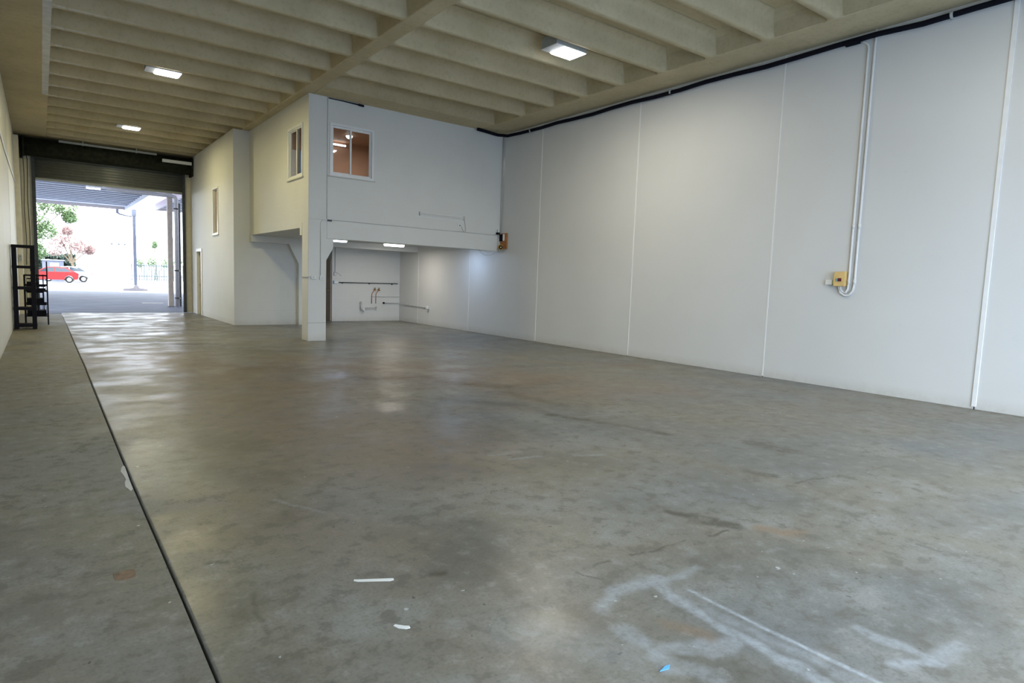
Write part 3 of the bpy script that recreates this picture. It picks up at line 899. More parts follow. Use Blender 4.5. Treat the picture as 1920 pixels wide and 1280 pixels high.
for nm, yy, zc in (('a', 4.524, 1.69), ('b', 4.437, 1.69), ('c', 4.524, 2.55), ('d', 4.437, 2.55)):
    tag(MB().tube([(10.04, yy, zc - 0.035), (10.04, yy, zc + 0.035)], 0.0215, 12).obj('conduit_coupling', MT['pvcwhite'], smooth=True),
        {'a': 'lower coupling on the conduit touching the yellow box', 'b': 'lower coupling on the conduit further from the yellow box', 'c': 'upper coupling on the conduit above the yellow box', 'd': 'upper coupling on the outer conduit'}[nm], 'coupling', 'conduit couplings')
yb = thing('isolator_box', 'yellow electrical box with a small red and teal window', 'electrical box', (XR, 4.62, 1.62))
part(yb, 'case', MB().prism([(4.555, 1.62), (4.725, 1.62), (4.725, 1.80), (4.710, 1.845), (4.555, 1.85)], 'x', XR - 0.10, XR - 0.001), MT['yellow'], bevel=0.006)
part(yb, 'window_frame', box(XR - 0.104, XR - 0.10, 4.598, 4.690, 1.692, 1.748), MT['yellow'])
part(yb, 'switch', box(XR - 0.110, XR - 0.104, 4.600, 4.655, 1.695, 1.745), MT['red'])
part(yb, 'label_plate', box(XR - 0.107, XR - 0.104, 4.655, 4.688, 1.695, 1.738), MT['teal'])
gb = thing('junction_box', 'small off white box joined to the yellow box', 'electrical box', (XR, 4.81, 1.64))
part(gb, 'case', box(XR - 0.055, XR - 0.001, 4.765, 4.872, 1.64, 1.715), MT['pvcwhite'], bevel=0.004)
part(gb, 'gland', box(XR - 0.05, XR - 0.001, 4.728, 4.764, 1.645, 1.72), MT['lime'], bevel=0.003)

# bell board beside the mezzanine corner
bb = thing('alarm_board', 'orange brown board with a black meter and white label on the panel wall', 'board', (XR, 13.65, 2.4))
part(bb, 'backboard', box(XR - 0.04, XR - 0.001, 13.50, 13.79, 2.39, 2.81), MT['orange'], bevel=0.004)
part(bb, 'meter', box(XR - 0.07, XR - 0.04, 13.67, 13.79, 2.60, 2.78), MT['blackplastic'], bevel=0.006)
part(bb, 'label_plate', box(XR - 0.062, XR - 0.04, 13.60, 13.655, 2.61, 2.785), MT['board'])
bl = thing('alarm_bell', 'round brass bell below the orange board', 'bell', (XR - 0.03, 13.76, 2.42))
bm_ = MB().tube([(9.99, 13.80, 2.43), (9.975, 13.755, 2.43), (9.965, 13.70, 2.43), (9.96, 13.68, 2.43)], [0.03, 0.055, 0.075, 0.078], 20)
part(bl, 'horn', bm_, MT['brass'], smooth=True)
part(bl, 'inner_cone', MB().tube([(9.962, 13.685, 2.43), (9.958, 13.672, 2.43)], [0.060, 0.055], 18), MT['blackplastic'])
part(bl, 'cap', MB().tube([(9.958, 13.673, 2.43), (9.955, 13.660, 2.43)], [0.024, 0.016], 12), MT['yellow'])
part(bl, 'bracket', box(9.98, XR - 0.001, 13.79, 13.827, 2.40, 2.46), MT['greymetal'])
ca = thing('camera_unit', 'tiny black device fixed at the mezzanine wall corner', 'device', (9.93, D, 2.8))
part(ca, 'body', box(9.885, 9.965, 13.74, 13.82, 2.775, 2.83), MT['blackplastic'], bevel=0.006)
part(ca, 'arm', MB().tube([(9.97, 13.80, 2.80), (10.01, 13.80, 2.77), (10.03, 13.80, 2.74)], 0.014), MT['darksteel'])
part(ca, 'aerial', MB().tube([(9.92, 13.79, 2.83), (9.905, 13.79, 2.91)], 0.006, 6), MT['darksteel'])
tube_thing('corner_conduit', 'grey conduit down the corner between mezzanine wall and panel wall', 'conduit', [(10.025, 13.80, 5.40), (10.025, 13.80, 2.80)], 0.014, 'pvc')
tube_thing('beam_cable', 'grey cable dropping over the beam end to the bell', 'cable', [(9.955, 13.81, 2.77), (9.955, 13.81, 2.40), (9.92, 13.80, 2.325), (9.6, 13.80, 2.322), (9.35, 13.82, 2.322)], 0.015, 'pvc')
tube_thing('loose_wire', 'thin loose wire sagging below the beam end', 'wire', [(9.35, 13.81, 2.31), (9.42, 13.80, 2.24), (9.55, 13.79, 2.19), (9.70, 13.79, 2.20), (9.85, 13.79, 2.27)], 0.005, 'pvc', 6)

# mezzanine wall: vertical cable, beam top wire, dead batten frame, socket
tube_thing('vertical_cable', 'grey cable down the mezzanine wall left of the front window', 'cable', [(5.185, D - 0.006, 5.445), (5.182, D - 0.006, 2.77)], 0.007, 'pvc', 6)
tb = thing('cable_clip_box', 'small dark clip box where the cable meets the beam', 'box', (5.23, D, 2.74))
part(tb, 'case', box(5.19, 5.29, D - 0.045, D - 0.013, 2.725, 2.76), MT['darksteel'], bevel=0.004)
tube_thing('beam_wire', 'thin wire clipped along the top of the front beam', 'wire', [(5.29, D - 0.019, 2.752)] + [(5.29 + 0.5 * k, D - 0.019, 2.757 + 0.005 * math.sin(k * 2)) for k in range(1, 10)] + [(9.88, D - 0.019, 2.76)], 0.006, 'pvc', 6)
tube_thing('column_conduit', 'thin conduit bending from the beam down the front column', 'conduit', [(5.20, D - 0.015, 2.74), (5.10, D - 0.015, 2.74), (5.06, D - 0.015, 2.715), (5.047, D - 0.015, 2.66), (5.044, D - 0.015, 1.50)], 0.011, 'pvcwhite', 8)
so = thing('power_socket', 'white double socket below the conduit on the front column', 'socket', (5.07, D, 1.42), 'column sockets')
part(so, 'plate', box(5.02, 5.13, D - 0.04, D - 0.002, 1.40, 1.475), MT['pvcwhite'], bevel=0.006)
part(so, 'outlet', box(5.05, 5.10, D - 0.046, D - 0.04, 1.42, 1.455), MT['pvc'])
so = thing('power_socket', 'white double socket at the column edge, fed from the side', 'socket', (4.87, D, 1.42), 'column sockets')
part(so, 'plate', box(4.82, 4.93, D - 0.04, D - 0.002, 1.41, 1.485), MT['pvcwhite'], bevel=0.006)
part(so, 'outlet', box(4.85, 4.90, D - 0.046, D - 0.04, 1.43, 1.465), MT['pvc'])
tube_thing('side_conduit', 'short grey conduit wrapping the left face of the front column', 'conduit', [(4.82, D - 0.02, 1.455), (4.75, D - 0.02, 1.455), (4.745, D, 1.455), (4.745, D + 0.38, 1.455)], 0.011, 'pvc')
fb = thing('batten_bracket', 'empty white batten frame of a removed lamp on the mezzanine wall', 'bracket', (8.2, D, 3.1))
part(fb, 'tray', box(7.53, 8.86, D - 0.022, D - 0.002, 3.078, 3.150), MT['whitemetal'], bevel=0.004)
part(fb, 'channel', box(7.58, 8.83, D - 0.036, D - 0.023, 3.094, 3.134), MT['wall'])
part(fb, 'end_cap', box(7.53, 7.56, D - 0.04, D - 0.002, 3.072, 3.156), MT['pvc'])
part(fb, 'end_cap', box(8.83, 8.87, D - 0.04, D - 0.002, 3.068, 3.156), MT['pvc'])
tube_thing('lamp_lead', 'looped white lead from the empty lamp frame to its socket', 'cable', [(8.86, D - 0.02, 3.07), (8.885, D - 0.02, 2.98), (8.905, D - 0.02, 2.86), (8.905, D - 0.025, 2.80), (8.88, D - 0.03, 2.765), (8.85, D - 0.03, 2.77), (8.81, D - 0.025, 2.82), (8.785, D - 0.02, 2.88), (8.76, D - 0.03, 2.915)], 0.007, 'pvc', 6)
so = thing('wall_socket', 'small round white socket holding the looped lead', 'socket', (8.715, D, 2.93))
part(so, 'plate', box(8.655, 8.775, D - 0.014, D - 0.001, 2.89, 2.965), MT['pvcwhite'], bevel=0.004)
part(so, 'plug', MB().tube([(8.725, D - 0.014, 2.925), (8.725, D - 0.05, 2.922)], 0.02, 12), MT['pvc'])

# alcove services
tube_thing('rail_conduit', 'dark conduit rail running level across the pipe wall', 'conduit', [(7.83, D3 - 0.03, 1.287), (9.97, D3 - 0.03, 1.300)], 0.014, 'darksteel', 8)
for x in (7.95, 8.9, 9.75):
    tag(box(x - 0.015, x + 0.015, D3 - 0.05, D3 - 0.002, 1.255, 1.283).obj('conduit_saddle', MT['darksteel']), {7.95: 'conduit saddle next to the socket end of the rail', 8.9: 'conduit saddle at the middle of the rail', 9.75: 'conduit saddle next to the alcove corner'}[x], 'saddle', 'rail saddles')
so = thing('rail_socket', 'white socket at the column end of the dark conduit rail', 'socket', (7.72, D3, 1.28))
part(so, 'plate', box(7.665, 7.80, D3 - 0.05, D3 - 0.001, 1.25, 1.33), MT['pvcwhite'], bevel=0.006)
part(so, 'side_cover', box(7.645, 7.667, D3 - 0.055, D3 - 0.001, 1.24, 1.34), MT['blueboard'])
sw = thing('light_switch', 'white switch with a conduit above it on the pipe wall', 'switch', (7.70, D3, 1.55))
part(sw, 'plate', box(7.655, 7.745, D3 - 0.035, D3 - 0.001, 1.50, 1.63), MT['pvc'], bevel=0.004)
part(sw, 'rocker', box(7.685, 7.715, D3 - 0.042, D3 - 0.035, 1.54, 1.58), MT['pvcwhite'])
part(sw, 'conduit', MB().tube([(7.70, D3 - 0.015, 1.63), (7.70, D3 - 0.015, 2.56)], 0.010, 6), MT['greymetal'])
tube_thing('switch_wire', 'short pale wire curling from the light switch', 'wire', [(7.745, D3 - 0.01, 1.60), (7.82, D3 - 0.012, 1.585), (7.86, D3 - 0.015, 1.54), (7.92, D3 - 0.012, 1.50)], 0.006, 'pvc', 6)
for i, x in enumerate((9.10, 9.25)):
    t = thing('tap', ('tap with copper pipe, nearer the waste pipe' if i == 0 else 'tap with copper pipe, nearer the alcove corner'), 'tap', (x, D3, 1.07), 'pair of wall taps')
    part(t, 'body', MB().tube([(x, D3 - 0.001, 1.07), (x, D3 - 0.08, 1.07), (x + 0.03, D3 - 0.10, 1.055)], 0.020, 10), MT['brass'], smooth=True)
    part(t, 'handle', MB().tube([(x, D3 - 0.07, 1.07), (x, D3 - 0.07, 1.13)], 0.010, 8).box(x - 0.035, x + 0.035, D3 - 0.08, D3 - 0.06, 1.125, 1.14), MT['darksteel'])
    part(t, 'flange', MB().tube([(x, D3 - 0.001, 1.07), (x, D3 - 0.008, 1.07)], 0.036, 14), MT['brass'])
    part(t, 'pipe', MB().tube([(x, D3 - 0.05, 1.06), (x - 0.03, D3 - 0.045, 1.03), (x - 0.085, D3 - 0.04, 0.96), (x - 0.10, D3 - 0.04, 0.91), (x - 0.105, D3 - 0.04, 0.60)], 0.011, 8), MT['copper'], smooth=True)
tube_thing('thin_conduit', 'thin white conduit level behind the copper pipes', 'conduit', [(8.98, D3 - 0.012, 0.835), (10.04, D3 - 0.012, 0.84)], 0.009, 'pvc', 6)
wp_ = thing('waste_pipe', 'grey plastic waste trap pipe low on the pipe wall', 'pipe', (8.65, D3, 0.4))
part(wp_, 'riser', MB().tube([(8.60, D3 - 0.07, 0.64), (8.60, D3 - 0.07, 0.46), (8.615, D3 - 0.07, 0.41), (8.65, D3 - 0.07, 0.375), (8.69, D3 - 0.07, 0.37)], [0.028] * 5, 12), MT['pvc'], smooth=True)
part(wp_, 'collar', MB().tube([(8.60, D3 - 0.07, 0.60), (8.60, D3 - 0.07, 0.66)], 0.036, 12), MT['pvc'])
part(wp_, 'trap_cup', MB().tube([(8.70, D3 - 0.07, 0.36), (8.70, D3 - 0.07, 0.46)], 0.040, 14), MT['pvcwhite'])
part(wp_, 'branch', MB().tube([(8.70, D3 - 0.07, 0.45), (9.08, D3 - 0.07, 0.455), (9.16, D3 - 0.06, 0.46)], 0.018, 10), MT['pvc'], smooth=True)
part(wp_, 'elbow', MB().tube([(9.15, D3 - 0.07, 0.435), (9.15, D3 - 0.07, 0.49)], 0.032, 12), MT['pvc'])
dp = thing('drain_pipe', 'white drain pipe falling around the alcove corner with a black end', 'pipe', (9.9, D3, 0.6))
part(dp, 'pipe', MB().tube([(9.45, D3 - 0.035, 0.622), (9.99, D3 - 0.035, 0.618), (10.02, D3 - 0.06, 0.616), (10.025, 17.80, 0.575)], 0.014, 8), MT['pvc'], smooth=True)
part(dp, 'black_end', MB().tube([(9.42, D3 - 0.035, 0.622), (9.47, D3 - 0.035, 0.622)], 0.032, 12), MT['blackplastic'])
part(dp, 'outlet', box(9.985, XR - 0.001, 17.66, 17.80, 0.52, 0.62), MT['pvcwhite'], bevel=0.01)
part(dp, 'spout', MB().tube([(10.02, 17.70, 0.52), (10.02, 17.70, 0.47)], 0.022, 10), MT['pvc'])

# left wall loose cable and socket by it
tube_thing('left_cable', 'white cable strung loosely along the left wall', 'cable', [(-0.532, 12.0, 4.04), (-0.538, 14.0, 3.99), (-0.538, 16.9, 3.90), (-0.538, 19.0, 3.90), (-0.538, 21.6, 3.91), (-0.538, 23.85, 3.94)], 0.013, 'pvcwhite', 8)

# ================================================================== RACKS
def rack(x0, x1, y0, y1, h, shelves, pw, st, label, wire=False):
    t = thing('shelving_rack', label, 'rack', ((x0 + x1) / 2, (y0 + y1) / 2, 0), 'black racks on the left wall')
    for x in (x0, x1 - pw):
        for y in (y0, y1 - pw):
            part(t, 'post', box(x, x + pw, y, y + pw, 0, h), MT['blackplastic'], bevel=0.004)
    for z in shelves:
        m = MB()
        if wire:
            for k in range(7):
                xx = x0 + pw + (x1 - x0 - 2 * pw) * k / 6
                m.box(xx - 0.006, xx + 0.006, y0, y1, z, z + 0.012)
            m.box(x0, x1, y0, y0 + 0.016, z - 0.012, z + 0.02).box(x0, x1, y1 - 0.016, y1, z - 0.012, z + 0.02)
        else:
            m.box(x0 - 0.004, x1 + 0.004, y0 - 0.004, y1 + 0.004, z - st, z)
        o = part(t, 'shelf', m, MT['blackplastic'])
    return t


rack(-0.535, -0.112, 18.30, 18.72, 1.93, [1.955, 1.478, 0.99, 0.51, 0.115], 0.085, 0.065, 'tall black plastic shelving rack in front against the left wall')
r2 = rack(-0.36, 0.125, 19.60, 20.35, 1.25, [1.235, 0.99, 0.845, 0.52, 0.22], 0.028, 0.03, 'lower black wire rack behind the tall one', wire=True)
part(r2, 'upright', box(0.098, 0.125, 19.585, 19.613, 0.0, 1.60), MT['blackplastic'])
for k, x in enumerate((-0.22, -0.10, 0.02)):
    part(r2, 'upright', box(x, x + 0.022, 19.585, 19.60, 0.22, 1.27), MT['blackplastic'])


def crate(x0, x1, y0, y1, z0, h, label):
    t = thing('wire_crate', label, 'crate', ((x0 + x1) / 2, (y0 + y1) / 2, z0), 'crates on the low rack')
    part(t, 'tray', box(x0, x1, y0, y1, z0, z0 + h * 0.45), MT['blackplastic'], bevel=0.005)
    m = MB().box(x0, x1, y0, y0 + 0.012, z0 + h - 0.02, z0 + h).box(x0, x1, y1 - 0.012, y1, z0 + h - 0.02, z0 + h).box(x0, x0 + 0.012, y0, y1, z0 + h - 0.02, z0 + h).box(x1 - 0.012, x1, y0, y1, z0 + h - 0.02, z0 + h)
    for k in range(6):
        xx = x0 + (x1 - x0 - 0.01) * k / 5
        m.box(xx, xx + 0.01, y0, y0 + 0.01, z0 + h * 0.45, z0 + h)
    part(t, 'rim', m, MT['blackplastic'])


crate(-0.31, 0.08, 19.65, 20.2, 0.234, 0.28, 'black crate on the bottom shelf of the low rack')
crate(-0.31, 0.02, 19.65, 20.2, 0.534, 0.29, 'black crate on the second shelf of the low rack, by the wall')
crate(-0.31, 0.08, 19.65, 20.2, 0.86, 0.115, 'flat black crate on the upper shelf of the low rack')
crate(-0.30, -0.05, 19.65, 20.2, 1.005, 0.16, 'black crate just under the top of the low rack')

# ================================================================== FLOOR LITTER
tp = MB().add([(1.186, 2.770, 0.0012), (1.200, 2.752, 0.0012), (1.335, 2.672, 0.0012), (1.356, 2.672, 0.0012), (1.362, 2.690, 0.0012), (1.345, 2.700, 0.0012), (1.206, 2.776, 0.0012), (1.194, 2.785, 0.0012)], [tuple(range(8))])
tp.add([(x, y, 0.0002) for x, y, z in tp.v], [tuple(range(7, -1, -1))])
tp.f += [(i, (i + 1) % 8, 8 + (i + 1) % 8, 8 + i) for i in range(8)]
tag(tp.obj('tape_strip', MT['board']), 'torn strip of white tape stuck on the concrete floor', 'tape')
pp = [(1.168, 2.300), (1.178, 2.272), (1.202, 2.250), (1.222, 2.246), (1.225, 2.262), (1.206, 2.276), (1.192, 2.292), (1.180, 2.306)]
tag(MB().prism(pp, 'z', 0.0002, 0.003).obj('paper_scrap', MT['board']), 'small white paper scrap on the floor below the tape strip', 'scrap')
pp = [(0.238, 3.47), (0.300, 3.49), (0.330, 3.47), (0.325, 3.385), (0.275, 3.375), (0.240, 3.40)]
ru = tag(MB().prism(pp, 'z', 0.0002, 0.002).obj('rust_patch', plain('rust_scrap', (0.21, 0.14, 0.085), 0.8, vary=0.3, scale=30)), 'small rust brown patch stuck on the narrow floor slab', 'patch')
bp = thing('blue_scrap', 'tiny blue plastic scrap on the smeared floor', 'scrap', (1.72, 1.43, 0))
part(bp, 'strip', MB().prism([(1.885, 1.435), (1.93, 1.425), (1.955, 1.44), (1.93, 1.445)], 'z', 0.0005, 0.003), plain('blue_plastic', (0.12, 0.42, 0.75), 0.4))

# ================================================================== YARD OUTSIDE
gy = struct(MB().add([(-150, 24.5, -0.04), (150, 24.5, -0.04), (150, 220, -0.04), (-150, 220, -0.04)], [(0, 1, 2, 3)]).obj('ground_yard', MT['yard']), 'grey concrete yard outside the roller door')
gn = struct(MB().add([(-60, -60, -0.04), (60, -60, -0.04), (60, YN - 0.1, -0.04), (-60, YN - 0.1, -0.04)], [(0, 1, 2, 3)]).obj('ground_near', MT['yard']), 'concrete yard behind the viewpoint')
box(3.6, 4.45, 32.25, 32.62, -0.039, -0.034).obj('paint_mark', MT['filler'], gy, label='white painted mark on the yard')


skm, nt_, b_s = new_mat('translucent_sheet')
b_s.inputs['Base Color'].default_value = (0.85, 0.83, 0.9, 1)
b_s.inputs['Roughness'].default_value = 0.6
trn = N(nt_, 'ShaderNodeBsdfTranslucent')
trn.inputs[0].default_value = (0.8, 0.78, 0.88, 1)
mxs = N(nt_, 'ShaderNodeMixShader')
mxs.inputs[0].default_value = 0.35
nt_.links.new(b_s.outputs[0], mxs.inputs[1])
nt_.links.new(trn.outputs[0], mxs.inputs[2])
nt_.links.new(mxs.outputs[0], nt_.nodes['Material Output'].inputs[0])


def canopy(name, label, x0, x1, y0, y1, z):
    t = thing(name, label, 'canopy', ((x0 + x1) / 2, (y0 + y1) / 2, z))
    part(t, 'roof_sheet', box(x0, x1, y0, y1, z + 0.075, z + 0.10), MT['canopy'])
    first = None
    n = int((y1 - y0 - 0.3) / 1.05)
    for k in range(n):
        yy = y0 + 0.5 + 1.05 * k
        if first is None:
            first = part(t, 'purlin', MB().prism([(yy, z + 0.02), (yy + 0.07, z + 0.02), (yy + 0.07, z + 0.03), (yy + 0.015, z + 0.03), (yy + 0.015, z + 0.075), (yy, z + 0.075)], 'x', x0, x1), MT['purlin'])
        else:
            o = first.copy()
            C.objects.link(o)
            o.parent = t
            o.location.y = 1.05 * k
    part(t, 'fascia', box(x0, x1, y1, y1 + 0.08, z - 0.12, z + 0.32), MT['fascia'])
    return t


ca1 = canopy('yard_canopy', 'steel canopy with close purlins over the yard before the red car', -14, 4.70, 25.12, 50.5, 5.62)
part(ca1, 'side_fascia', box(4.70, 4.80, 25.12, 50.58, 5.50, 5.94), MT['canopy'])
ca2 = canopy('yard_canopy', 'second steel canopy beyond the tall post, right of the gap', 6.40, 22, 25.12, 48.8, 5.62)
part(ca2, 'side_fascia', box(6.30, 6.40, 25.12, 48.88, 5.50, 5.94), MT['fascia'])
sk = tag(box(4.80, 6.30, 25.12, 49.6, 5.90, 5.93).obj('skylight_sheet', skm, bevel=0.0), 'white translucent roof sheet bridging the gap between the canopies', 'roof sheet')
tl = thing('canopy_lamp', 'fluorescent lamp under the yard canopy', 'lamp', (2.28, 39.0, 5.62))
part(tl, 'batten', box(1.95, 2.6, 38.93, 39.07, 5.56, 5.64), MT['whitemetal'])
part(tl, 'tube', MB().tube([(1.98, 39.0, 5.54), (2.57, 39.0, 5.54)], 0.03), MT['lampglow'])

po = thing('canopy_post', 'square taupe post just outside the roller door', 'post', (4.34, 29.4, -0.04))
part(po, 'shaft', box(4.235, 4.425, 29.36, 29.55, -0.04, 5.62), MT['post'], bevel=0.01)
part(po, 'base_plate', box(4.20, 4.46, 29.33, 29.58, -0.04, -0.02), MT['darksteel'])
dpp = thing('downpipe', 'grey downpipe with black straps beside the square post', 'downpipe', (4.54, 29.4, -0.04))
part(dpp, 'pipe', MB().tube([(1.95, 29.26, 4.72), (2.15, 29.26, 4.60), (2.7, 29.26, 4.56), (4.40, 29.26, 4.55), (4.50, 29.26, 4.52), (4.545, 29.26, 4.42), (4.55, 29.26, 4.2), (4.55, 29.26, -0.04)], 0.078, 14), MT['pipeblue'], smooth=True)
for z in (4.0, 1.45, 0.30):
    part(dpp, 'strap', MB().tube([(4.55, 29.26, z), (4.55, 29.26, z + 0.06)], 0.105, 14), MT['darksteel'])
part(dpp, 'inner_pipe', MB().tube([(4.70, 29.60, -0.04), (4.70, 29.60, 4.3)], 0.06, 10), MT['darksteel'])

lp = thing('yard_post', 'slender pale post on a concrete island in the yard', 'post', (5.25, 50.9, -0.04))
part(lp, 'island', MB().prism([(4.45, -0.04), (5.98, -0.04), (5.93, 0.10), (5.45, 0.16), (5.35, 0.34), (5.17, 0.34), (5.07, 0.16), (4.50, 0.10)], 'y', 50.3, 51.2), MT['fascia'])
part(lp, 'shaft', box(5.18, 5.36, 50.72, 50.88, 0.1, 5.2), MT['purlin'])
part(lp, 'head_box', box(5.13, 5.41, 50.68, 50.92, 5.15, 5.60), MT['purlin'])
tube_thing('gutter_pipe', 'bent rain pipe from the canopy edge to the slender post', 'pipe', [(4.28, 50.68, 5.62), (4.28, 50.7, 5.30), (4.42, 50.75, 5.20), (4.9, 50.78, 5.12), (5.15, 50.8, 5.10)], [0.10, 0.10, 0.06, 0.045, 0.045], 'purlin', 8)


# ---- cars
def car(name, label, x, y, body, scale=1.0, flip=1):
    """hatchback standing side on, nose towards -X"""
    t = thing(name, label, 'car', (x, y, -0.04), 'cars parked beyond the yard')
    w = 0.85

    def P(mb):
        mb.v = [(x + a * scale, y + b, -0.04 + c * scale) for a, b, c in mb.v]
        return mb
    low = [(-2.1, 0.32), (-2.12, 0.62), (-2.0, 0.78), (-1.1, 0.95), (1.85, 1.0), (2.02, 0.9), (2.08, 0.55), (2.0, 0.32), (1.75, 0.30)] + arc(1.35, 0.30, 0.36, 0, 180, 8) + [(0.9, 0.28), (-0.95, 0.28)] + arc(-1.35, 0.30, 0.36, 0, 180, 8) + [(-1.75, 0.30)]
    part(t, 'body', P(MB().prism(low, 'y', -w, w)), body)
    hi0 = [(-1.15, 0.95), (-0.35, 1.42), (0.2, 1.48), (1.1, 1.44), (1.85, 1.0)]
    hi1 = [(-1.05, 0.96), (-0.30, 1.38), (0.2, 1.43), (1.05, 1.40), (1.75, 1.0)]
    cab_ = MB()
    n = len(hi0)
    vs = [(a, -w + 0.02, c) for a, c in hi0[:1]] + [(a, -w + 0.18, c) for a, c in hi0[1:4]] + [(hi0[4][0], -w + 0.02, 1.0)]
    vs += [(a, -b, c) for a, b, c in vs]
    cab_.add(vs, [tuple(range(n)), tuple(range(2 * n - 1, n - 1, -1))] + [(i, (i + 1) % n, n + (i + 1) % n, n + i) for i in range(n)])
    part(t, 'cabin', P(cab_), body)
    for (a, b, c, d) in (((-0.92, 1.0), (-0.33, 1.35), (0.22, 1.40), (0.22, 1.0)), ((0.30, 1.0), (0.30, 1.40), (1.02, 1.37), (1.55, 1.02))):
        q = MB()
        vv = []
        for (aa, cc) in (a, b, c, d):
            yy = -w + 0.02 + 0.16 * (cc - 0.97) / 0.46 - 0.008
            vv += [(aa, yy, cc), (aa, yy - 0.006, cc)]
        q.add(vv, [(0, 2, 4, 6), (7, 5, 3, 1), (0, 1, 3, 2), (2, 3, 5, 4), (4, 5, 7, 6), (6, 7, 1, 0)])
        part(t, 'side_window', P(q), MT['carglass'])
    for wx in (-1.35, 1.35):
        for s in (-1, 1):
            wh = part(t, 'wheel', P(MB().tube([(wx, s * (w - 0.2), 0.30), (wx, s * (w + 0.005), 0.30)], 0.30, 20)), MT['tyre'])
            part(t, 'hub_cap', P(MB().tube([(wx, s * (w + 0.0), 0.30), (wx, s * (w + 0.02), 0.30)], 0.18, 14)), MT['whitemetal'], wh)
    for s in (-1, 1):
        part(t, 'tail_lamp', P(box(1.98, 2.09, s * 0.7 - 0.12, s * 0.7 + 0.12, 0.70, 0.88)), plain('tail_red', (0.6, 0.02, 0.02), 0.3) if s < 0 else bpy.data.materials['tail_red'])
    return t


car('parked_car', 'red hatchback parked beyond the yard, behind the racks', 0.72, 72.0, MT['carred'])
car('parked_car', 'pale silver car parked behind the red hatchback', 1.95, 76.5, MT['carwhite'], 1.05)


# ---- trees
def tree(name, label, x, y, h0, centres, mat, n, size, seed, trunk_r=0.16, crown='crown'):
    rnd = random.Random(seed)
    t = thing(name, label, 'tree', (x, y, -0.04))
    part(t, 'trunk', MB().tube([(x, y, -0.04), (x + 0.1, y, h0 * 0.5), (x - 0.05, y + 0.1, h0)], [trunk_r, trunk_r * 0.8, trunk_r * 0.5], 9), MT['bark'], smooth=True)
    for (cx, cy, cz, r) in centres[:6]:
        part(t, 'branch', MB().tube([(x, y, h0 * 0.75), ((x + cx) / 2, (y + cy) / 2, (h0 + cz) / 2 - 0.2), (cx, cy, cz)], [trunk_r * 0.45, trunk_r * 0.3, 0.03], 6), MT['bark'])
    m = MB()
    for _ in range(n):
        cx, cy, cz, r = centres[rnd.randrange(len(centres))]
        while True:
            d = Vector((rnd.uniform(-1, 1), rnd.uniform(-1, 1), rnd.uniform(-1, 1)))
            if 0.3 < d.length < 1:
                break
        p = Vector((cx, cy, cz)) + d * r
        a = Vector((rnd.uniform(-1, 1), rnd.uniform(-1, 1), rnd.uniform(-0.6, 0.6))).normalized() * size * rnd.uniform(0.6, 1.3)
        b_ = a.orthogonal().normalized() * a.length * 0.42
        m.add([p - a, p + b_, p + a, p - b_ + Vector((0, 0, -0.02))], [(0, 1, 2, 3)])
    o = part(t, crown, m, mat)
    o['kind'] = 'stuff'
    return t


tree('yard_tree', 'sunlit green tree beyond the yard, above the red car', -1.4, 69, 3.2, [(-1.6, 69, 6.6, 1.3), (-0.3, 69, 7.2, 1.1), (0.9, 69.2, 6.9, 1.0), (1.9, 69.3, 6.7, 0.9), (-0.2, 69, 5.4, 1.0), (0.5, 69, 4.6, 0.8), (-0.6, 69, 3.6, 0.9), (2.2, 69.5, 5.9, 0.6), (-0.2, 69, 2.7, 0.7)], MT['leaf'], 5200, 0.13, 3)
tree('flowering_tree', 'pale pink brown tree between the green tree and the yard', 2.6, 80, 2.4, [(1.6, 80, 4.6, 0.9), (2.6, 80, 4.0, 1.0), (3.5, 80, 3.6, 0.8), (1.2, 80, 3.4, 0.9), (2.3, 80, 5.2, 0.5), (4.2, 80, 3.3, 0.5)], MT['pink'], 2600, 0.12, 5)
tree('small_tree', 'small palm like tree far away between the two posts', 13.3, 104, 4.3, [(13.3, 104, 4.9, 0.45), (13.3, 104, 5.3, 0.3)], MT['leaf'], 240, 0.16, 8, 0.08)
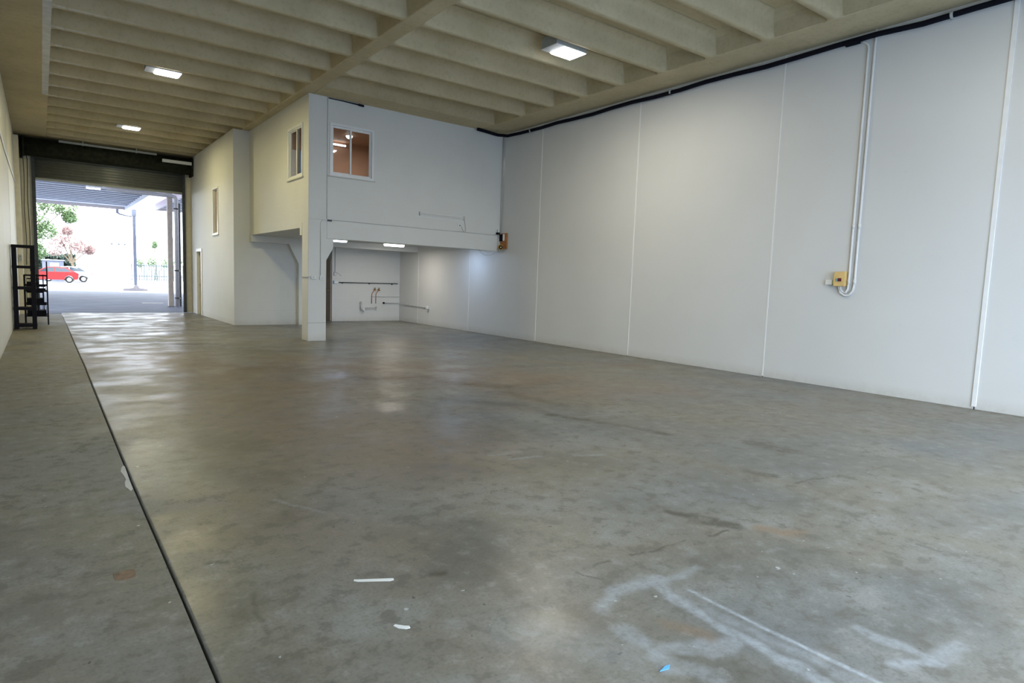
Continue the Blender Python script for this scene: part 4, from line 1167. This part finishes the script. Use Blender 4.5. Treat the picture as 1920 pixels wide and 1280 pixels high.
# hedge, sheds and far buildings
rnd = random.Random(11)
hd = MB()
for _ in range(1500):
    p = Vector((rnd.uniform(-3.2, 3.0), rnd.uniform(83, 85), rnd.uniform(0.2, 1.0) * (2.9 - 0.35 * abs(rnd.gauss(0, 1)))))
    a = Vector((rnd.uniform(-1, 1), rnd.uniform(-1, 1), rnd.uniform(-1, 1))).normalized() * 0.28
    b_ = a.orthogonal().normalized() * 0.18
    hd.add([p - a, p + b_, p + a, p - b_], [(0, 1, 2, 3)])
hg = thing('hedge', 'dark hedge behind the red car', 'hedge', (0, 84, -0.04))
o = part(hg, 'foliage', hd, MT['hedge'])
o['kind'] = 'stuff'
part(hg, 'stems', box(-3.1, 2.9, 83.7, 84.3, -0.04, 1.9), MT['hedge'])
sd = thing('shed', 'grey blue shed with a pale roller front behind the red car', 'shed', (0.9, 80.5, -0.04))
part(sd, 'wall', box(0.1, 1.9, 80.2, 81.6, -0.04, 2.0), MT['fargrey'])
part(sd, 'shutter', box(0.75, 1.5, 80.15, 80.2, 1.35, 1.8), MT['farwall'])
part(sd, 'roof', MB().prism([(80.1, 2.0), (81.7, 2.0), (81.7, 2.15), (80.1, 2.06)], 'x', 0.0, 2.0), MT['fargrey'])
fbd = thing('far_building', 'white sunlit building far beyond the yard with three dark windows', 'building', (9, 110, -0.04))
part(fbd, 'wall', box(4.6, 17, 110, 118, -0.04, 6.3), MT['farwall'])
part(fbd, 'roof', MB().prism([(109.6, 6.3), (118.4, 6.3), (118.4, 6.6), (109.6, 6.45)], 'x', 4.3, 17.3), MT['farwall'])
for x in (8.3, 9.2, 9.95):
    wq = part(fbd, 'window', box(x, x + 0.34, 109.95, 110, 4.9, 5.2), MT['farwall'])
    part(fbd, 'pane', box(x + 0.05, x + 0.29, 109.93, 109.95, 4.95, 5.15), MT['carglass'], wq)
fn = thing('yard_fence', 'green picket fence beyond the yard between the posts', 'fence', (12, 96, -0.04))
part(fn, 'rail', box(9.5, 18, 96.0, 96.06, 1.9, 2.0).box(9.5, 18, 96.0, 96.06, 0.5, 0.6), MT['fence'])
fp = None
for k in range(30):
    xx = 9.5 + k * 0.29
    if fp is None:
        fp = part(fn, 'picket', box(9.5, 9.58, 95.94, 96.0, -0.04, 2.15), MT['fence'])
    else:
        o = fp.copy()
        C.objects.link(o)
        o.parent = fn
        o.location.x = k * 0.29
tree('shrub', 'pale green shrub growing over the picket fence', 12.6, 97, 1.0, [(10.6, 97, 2.3, 0.6), (12.0, 97, 2.5, 0.6), (13.6, 97, 2.4, 0.7), (15.2, 97, 2.6, 0.6)], MT['leaf'], 700, 0.16, 13, 0.06)
